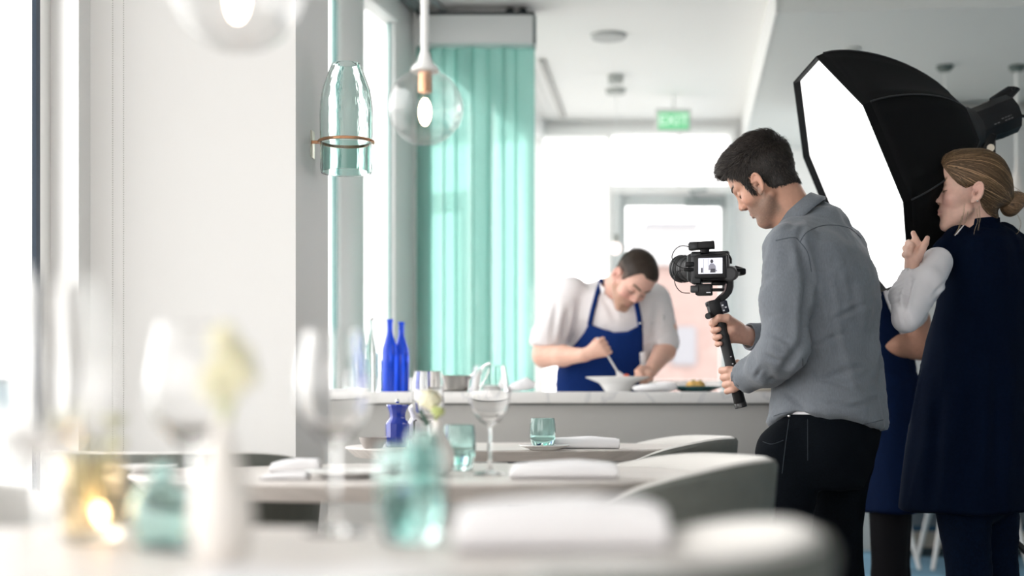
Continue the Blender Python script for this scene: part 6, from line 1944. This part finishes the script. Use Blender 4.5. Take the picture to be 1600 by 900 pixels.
np_obj('white_tshirt', [(fold_disp(v_, n_, .004, 8, 2), q_)], tee, waiter)
brow_ = rows([(440, 1312, 1388, 5.12, .184, .103), (470, 1312, 1390, 5.12, .187, .104), (500, 1322, 1400, 5.12, .18, .118), (578, 1340, 1414, 5.12, .166, .118), (583, 1342, 1414, 5.12, .162, .113), (590, 1341, 1420, 5.12, .168, .120), (640, 1340, 1424, 5.12, .182, .118), (797, 1346, 1434, 5.12, .190, .115)])
v_, q_ = field_mesh(lambda p: f_loft(p, brow_, SY, 2.2), (1.0, 4.85, .45), (1.65, 5.4, 1.32), .010); n_ = vnorm(lambda p: f_loft(p, brow_, SY, 2.2), v_)
np_obj('apron', [(fold_disp(v_, n_, .006, 6, 4, True, (1.6, 1.6, .5)), q_)], apron_m, waiter)
def atr(p):
    l = f_cap(p, P(1390, 740, 5.05), P(1389, 900, 5.05), .078, .060); l = smin(l, f_cap(p, P(1389, 900, 5.05), P(1390, 990, 5.05), .060, .052), .02)
    r = f_cap(p, P(1393, 740, 5.21), P(1396, 900, 5.21), .078, .058); r = smin(r, f_cap(p, P(1396, 900, 5.21), P(1400, 985, 5.21), .058, .050), .02)
    return smin(l, r, .01)
v_, q_ = field_mesh(atr, (1.15, 4.9, .05), (1.6, 5.35, .78), .013)
np_obj('trousers', [(v_, q_)], darkt, waiter)
for q in (P(1390, 990, 5.05), P(1400, 985, 5.21)): shoe((q.x - .05, q.y, 0), SY, waiter, shoe_m, .27)
# ================================================================ CHEF
chef_w = mat('chef_white', (0.80, 0.77, 0.78), 0.8, noise=(160, .03), bump=(400, .15, .0008))
chef_blue = mat('royal_apron', (0.003, 0.024, 0.14), 0.85, noise=(110, .08), spec=.2)
CD = 6.0
# faces the camera, bowed over the plate, head turned to his right (picture left)
CYW = -PI / 2 + math.radians(14)        # FWD(yaw) = (-cos, sin): towards -Y and a little to the left
CH = Frame(P(986, 438, 5.78), -PI / 2 - math.radians(20), math.radians(50), math.radians(-20), .95)
chef = empty('person', (P(950, 632, 6.1).x, 6.1, 0), label='chef in white jacket and blue apron bending over a bowl behind the counter', cat='person')
cneck = P(962, 452, 5.97)
def cskin(p, **kw):
    d = head_field(CH.to_local(p), **kw) * CH.k
    n = f_cap(p, CH.w(-.034, 0, -.03), cneck, .054, .062)
    return smin(d, n, .018)
lo, hi = bounds([CH.w(.14, 0, -.12), CH.w(-.11, 0, .14), CH.w(0, .09, 0), CH.w(0, -.09, 0), CH.w(.1, 0, .12), cneck], .03)
hv = field_mesh(cskin, lo, hi, .0036)
hq = CH.to_local(hv[0].astype(np.float32))
hc = face_colors(hq, (.74, .45, .36), (.55, .26, .22), (.34, .20, .12), .6, (.78, .38, .32), (.12, .08, .05))
# right arm (picture left) with spoon hand
E1, W1 = P(851, 556, 5.92), P(908, 556, 5.72)
SP0, SP1 = P(933, 528, 5.70), P(966, 583, 5.70)       # spoon handle
g1, cc1, _ = grip_hand(SP0.lerp(SP1, .1), SP1, P(912, 555, 5.72), (-.85, -.35, .1), .98, .20, .007, wrap=-1, order=1)
def carm1(p):
    d = f_cap(p, P(852, 520, 5.95), E1, .050, .047)
    d = smin(d, f_cap(p, E1, P(880, 556, 5.82), .047, .041), .02)
    d = smin(d, f_cap(p, P(880, 556, 5.82), P(912, 555, 5.72), .041, .027), .02)
    return smin(d, g1(p), .012)
a1 = field_mesh(carm1, *bounds([E1, P(945, 530, 5.68), P(945, 575, 5.72), P(852, 515, 5.95)], .055), .0036)
# left arm reaching to the bowl rim
E2, W2 = P(1038, 548, 5.94), P(1017, 578, 5.76)
def chand2(p):
    d = f_ell(p, P(1012, 584, 5.72), (.026, .040, .020), Matrix.Rotation(.3, 3, 'Y'))
    d = smin(d, f_cap(p, P(1016, 580, 5.75), W2, .024, .026), .015)
    for k_, (x, y, dd) in enumerate([(1000, 580, 5.685), (1002, 585, 5.68), (1006, 590, 5.685), (1011, 593, 5.695)]):
        d = smin(d, finger(p, [P(x + 6, y - 1, dd + .02), P(x - 1, y + 2, dd - .008), P(x - 6 + k_, y + 7, dd + .004)], [.0115, .0100, .0085]), .004)
    d = smin(d, finger(p, [P(1010, 576, 5.73), P(1001, 575, 5.70), P(994, 580, 5.685)], [.014, .011, .0085]), .006)
    return d
def carm2(p):
    d = f_cap(p, P(1040, 515, 5.97), E2, .050, .046)
    d = smin(d, f_cap(p, E2, W2, .046, .028), .02)
    return smin(d, chand2(p), .012)
a2 = field_mesh(carm2, *bounds([E2, P(988, 595, 5.66), P(1040, 510, 5.97)], .055), .0036)
def cund(p):
    t = f_cap(p, P(958, 480, 6.02), P(945, 620, 6.12), .12, .12)
    t = smin(t, f_cap(p, P(890, 460, 6.02), P(852, 540, 5.95), .05, .042), .04)
    t = smin(t, f_cap(p, P(1025, 465, 6.02), P(1039, 540, 5.96), .05, .042), .04)
    t = smin(t, f_cap(p, P(918, 650, 6.14), V(P(915, 0, 6.1).x, 6.12, .08), .09, .045), .04)
    t = smin(t, f_cap(p, P(972, 650, 6.14), V(P(975, 0, 6.1).x, 6.12, .08), .09, .045), .04)
    return t
mb = field_mesh(cund, (-.05, 5.75, .05), (.80, 6.35, 1.48), .02)
sk = np.array((.74, .47, .37))
np_obj('body', [hv, a1, a2, mb], skin_m, chef, [hc] + [np.tile(sk * np.array([1, .96, .94]), (len(m[0]), 1)) for m in (a1, a2, mb)])
def chair_(p):
    q = CH.to_local(p); y = np.abs(q[:, 1])
    zc = np.interp(q[:, 0], [-.1, -.06, -.03, -.012, .010, .022, .036, .050, .066, .082, .10], [-.05, -.045, -.01, .028, .030, .000, .015, .045, .078, .092, .11])
    zc = zc + .035 * np.clip((y - .022) / .02, 0, 1) * np.clip((q[:, 0] - .045) / .03, 0, 1)        # receding temples
    th = .0018 + .0045 * np.clip((q[:, 2] - .04) / .06, 0, 1)
    return smax(cskin(p, ears=False, lips=False) - th, (zc - q[:, 2]) * .8, .004)
hm_ = field_mesh(chair_, *bounds([CH.w(.12, 0, .15), CH.w(-.13, 0, .15), CH.w(-.12, 0, -.08), CH.w(0, .1, 0), CH.w(0, -.1, 0)], .02), .0045)
hn_ = vnorm(chair_, hm_[0])
ii = rng.integers(0, len(hm_[0]), 3500); b_ = hm_[0][ii]; n__ = hn_[ii]
fl = np.array(CH.f) * .8 + rng.normal(0, .35, (3500, 3)); fl -= n__ * (fl * n__).sum(1, keepdims=True); fl /= np.linalg.norm(fl, axis=1, keepdims=True)
tq_ = np.linspace(0, 1, 3)
pth_ = b_[:, None] - n__[:, None] * .002 + (fl * .007)[:, None] * tq_[None, :, None] + (n__ * .005)[:, None] * tq_[None, :, None]
rv, rq, rcc = ribbons(pth_, np.tile(np.array([.0012, .001, .0002]), (3500, 1)), np.array([.045, .03, .022]) * rng.uniform(.5, 1.8, (3500, 1)), np.repeat(n__[:, None], 3, 1))
lq = CH.to_local(hm_[0].astype(np.float32))
fade = np.clip((lq[:, 2] - .0) / .06, 0, 1)[:, None]
np_obj('hair', [hm_, (rv, rq)], hair_m, chef, [np.array([.035, .024, .018]) * fade + np.array([.20, .13, .10]) * (1 - fade), rcc])

# ---- jacket
jrow = rows([(438, 935, 985, 6.03, .08, .07), (450, 905, 1010, 6.03, .155, .09), (465, 888, 1030, 6.02, .20, .115), (500, 882, 1032, 6.02, .205, .135), (540, 886, 1026, 6.04, .195, .135), (600, 882, 1012, 6.08, .185, .13), (640, 878, 1010, 6.1, .185, .13)])
def jacket(p):
    d = f_loft(p, jrow, CYW, 2.2)
    a = f_cap(p, P(893, 462, 6.02), P(858, 528, 5.95), .078, .072); a = smin(a, f_cap(p, P(858, 528, 5.95), P(853, 538, 5.945), .074, .070), .02)
    a = smax(a, P(0, 541, 5.94).z - p[:, 2] - (p[:, 0] - P(853, 0, 5.94).x) * .1, .006)
    b = f_cap(p, P(1020, 470, 6.02), P(1037, 535, 5.96), .074, .064)
    b = smax(b, P(0, 552, 5.94).z - p[:, 2] + (p[:, 0] - P(1037, 0, 5.94).x) * .25, .006)
    d = smin(d, smin(a, b, .001), .03)
    d = smax(d, -f_cap(p, CH.w(-.03, 0, -.02), cneck + V(0, .01, -.01), .058, .062), .01)
    return d
jv, jq = field_mesh(jacket, *bounds([P(828, 430, 5.85), P(1055, 645, 5.85), P(1055, 430, 6.2), P(828, 645, 6.2)], .04), .0085)
jn = vnorm(jacket, jv); jv = fold_disp(jv, jn, .0065, 6.5, 3.1, True, (1.3, 1.3, .8))
jv = fold_lines(jv, jn, [((890, 480), (880, 530), 5, .009), ((905, 470), (892, 540), 5, .006), ((870, 470), (862, 530), 4, .004), ((1028, 480), (1018, 545), 5, .008), ((1010, 530), (1040, 520), 4, .005), ((1008, 545), (1030, 535), 3, .004), ((930, 440), (962, 500), 4, .003)], 1)
np_obj('chef_jacket', [(jv, jq)], chef_w, chef)
g = G()
_c = collar
rings = []
for i in range(33):
    a = .45 + (2 * PI - .9) * i / 32
    R = rot_to(Vector((.10, -.50, .85)), (-.25, -1, 0))
    prof = [(.064, 0), (.063, .036), (.067, .037), (.071, 0)]
    rings.append([P(960, 456, 5.97) + R @ Vector((math.cos(a) * r * 1.05, math.sin(a) * r, z)) for r, z in prof])
g.loft(rings).obj('collar', chef_w, chef, smooth=70)
# ---- apron: front skin of the jacket, cut as a bib
def apx(p): return p[:, 0] * FPX / p[:, 1] + 800, HOR - (p[:, 2] - EYE) * FPX / p[:, 1]
AX = lambda px, d=5.9: (px - 800) * d / FPX
AZ = lambda py, d=5.9: EYE + (HOR - py) * d / FPX
def apron(p):
    ap_row = rows([(490, 882, 1034, 6.02, .205, .145), (520, 880, 1030, 6.02, .205, .150), (560, 870, 1024, 6.03, .205, .158), (600, 866, 1008, 6.06, .205, .155), (700, 864, 1008, 6.08, .205, .155), (900, 862, 1010, 6.08, .205, .16)])
    d = f_loft(p, ap_row, CYW, 2.2)
    x = p[:, 0]; z = p[:, 2]
    zi = np.array([AZ(q) for q in (900, 610, 575, 552, 535, 520, 505, 500)])
    li = np.array([AX(q) for q in (860, 862, 866, 885, 902, 914, 921, 922)])
    ri = np.array([AX(q) for q in (1004, 1000, 1003, 1004, 1004, 1003, 1002, 1001)])
    L_ = np.interp(z, zi, li); R_ = np.interp(z, zi, ri)
    ztop = np.interp(x, [AX(920), AX(940), AX(960), AX(980), AX(1002)], [AZ(505), AZ(514), AZ(521), AZ(519), AZ(508)])
    m = np.maximum(np.maximum(L_ - x, x - R_), z - ztop)
    m = np.maximum(m, p[:, 1] - 6.02)
    return np.maximum(d, m)
av, aq = field_mesh(apron, *bounds([P(850, 495, 5.8), P(1015, 870, 5.8), P(1015, 495, 6.05)], .02), .008)
an_ = vnorm(apron, av); av = fold_disp(av, an_, .004, 6, 1.1, True, (1.4, 1.4, .6))
np_obj('apron', [(av, aq)], chef_blue, chef)
for pts in [[(922, 508), (927, 485), (933, 462), (941, 436)], [(1000, 512), (998, 495), (994, 474), (988, 452)]]:
    g = G(); surf_line(pts, jacket, 5.4, .004, .011, g, 10)
    g.obj('apron_strap', chef_blue, chef)
g = G(); surf_line([(996, 504), (1003, 504)], jacket, 5.4, .016, .004, g, 4); g.obj('strap_buckle', silver, chef)
g = G(); surf_line([(1008, 505), (1014, 505.5), (1020, 505)], jacket, 5.4, .001, .0022, g, 4); g.obj('name_embroidery', mat('thread_grey', (.35, .36, .40), .8), chef)
g = G(); surf_line([(1036, 493), (1037, 497), (1036, 501)], jacket, 5.4, .001, .006, g, 4); g.obj('sleeve_emblem', mat('emblem_green', (.04, .09, .07), .8), chef)
for py in (470, 482, 494):
    g = G(); surf_line([(968, py), (969, py)], jacket, 5.4, .003, .006, g, 2); g.obj('button', china, chef)
g = G(); surf_line([(1002, 550), (1003, 566), (1001, 580)], apron, 5.4, .012, .014, g, 5); g.obj('side_towel', linen, chef)
def ctr(p):
    l = f_cap(p, P(918, 650, 6.14), V(P(915, 0, 6.1).x, 6.14, .10), .10, .06)
    r = f_cap(p, P(972, 650, 6.14), V(P(975, 0, 6.1).x, 6.14, .10), .10, .06)
    return smin(l, r, .02)
v_, q_ = field_mesh(ctr, (.1, 5.98, .05), (.68, 6.32, 1.0), .016)
np_obj('trousers', [(v_, q_)], darkt, chef)
for px in (915, 975): shoe((P(px, 0, 6.1).x, 6.10, 0), -PI / 2, chef, shoe_m, .28)
# spoon in the chef's hand
sp = empty('plating_spoon', SP1, label='pale spoon held in the chef\'s right hand over the bowl', cat='spoon')
G().tube([SP0, SP0.lerp(SP1, .5), SP1], [.0055, .0045, .004], 10).obj('handle', mat('spoon_white', (.80, .82, .85), .25), sp)
dsp = (SP1 - SP0).normalized()
g = G(); g.tube([SP1 - dsp * .01, SP1 + dsp * .006, SP1 + dsp * .022, SP1 + dsp * .040, SP1 + dsp * .050], [.0045, .012, .019, .016, .004], 14, flat=.35, up=(1, 0, .2))
g.obj('spoon_bowl', mat('spoon_white', (.80, .82, .85), .25), sp)

face_parts(CH, chef, cskin, (.09, .06, .04), .0020, .0012)
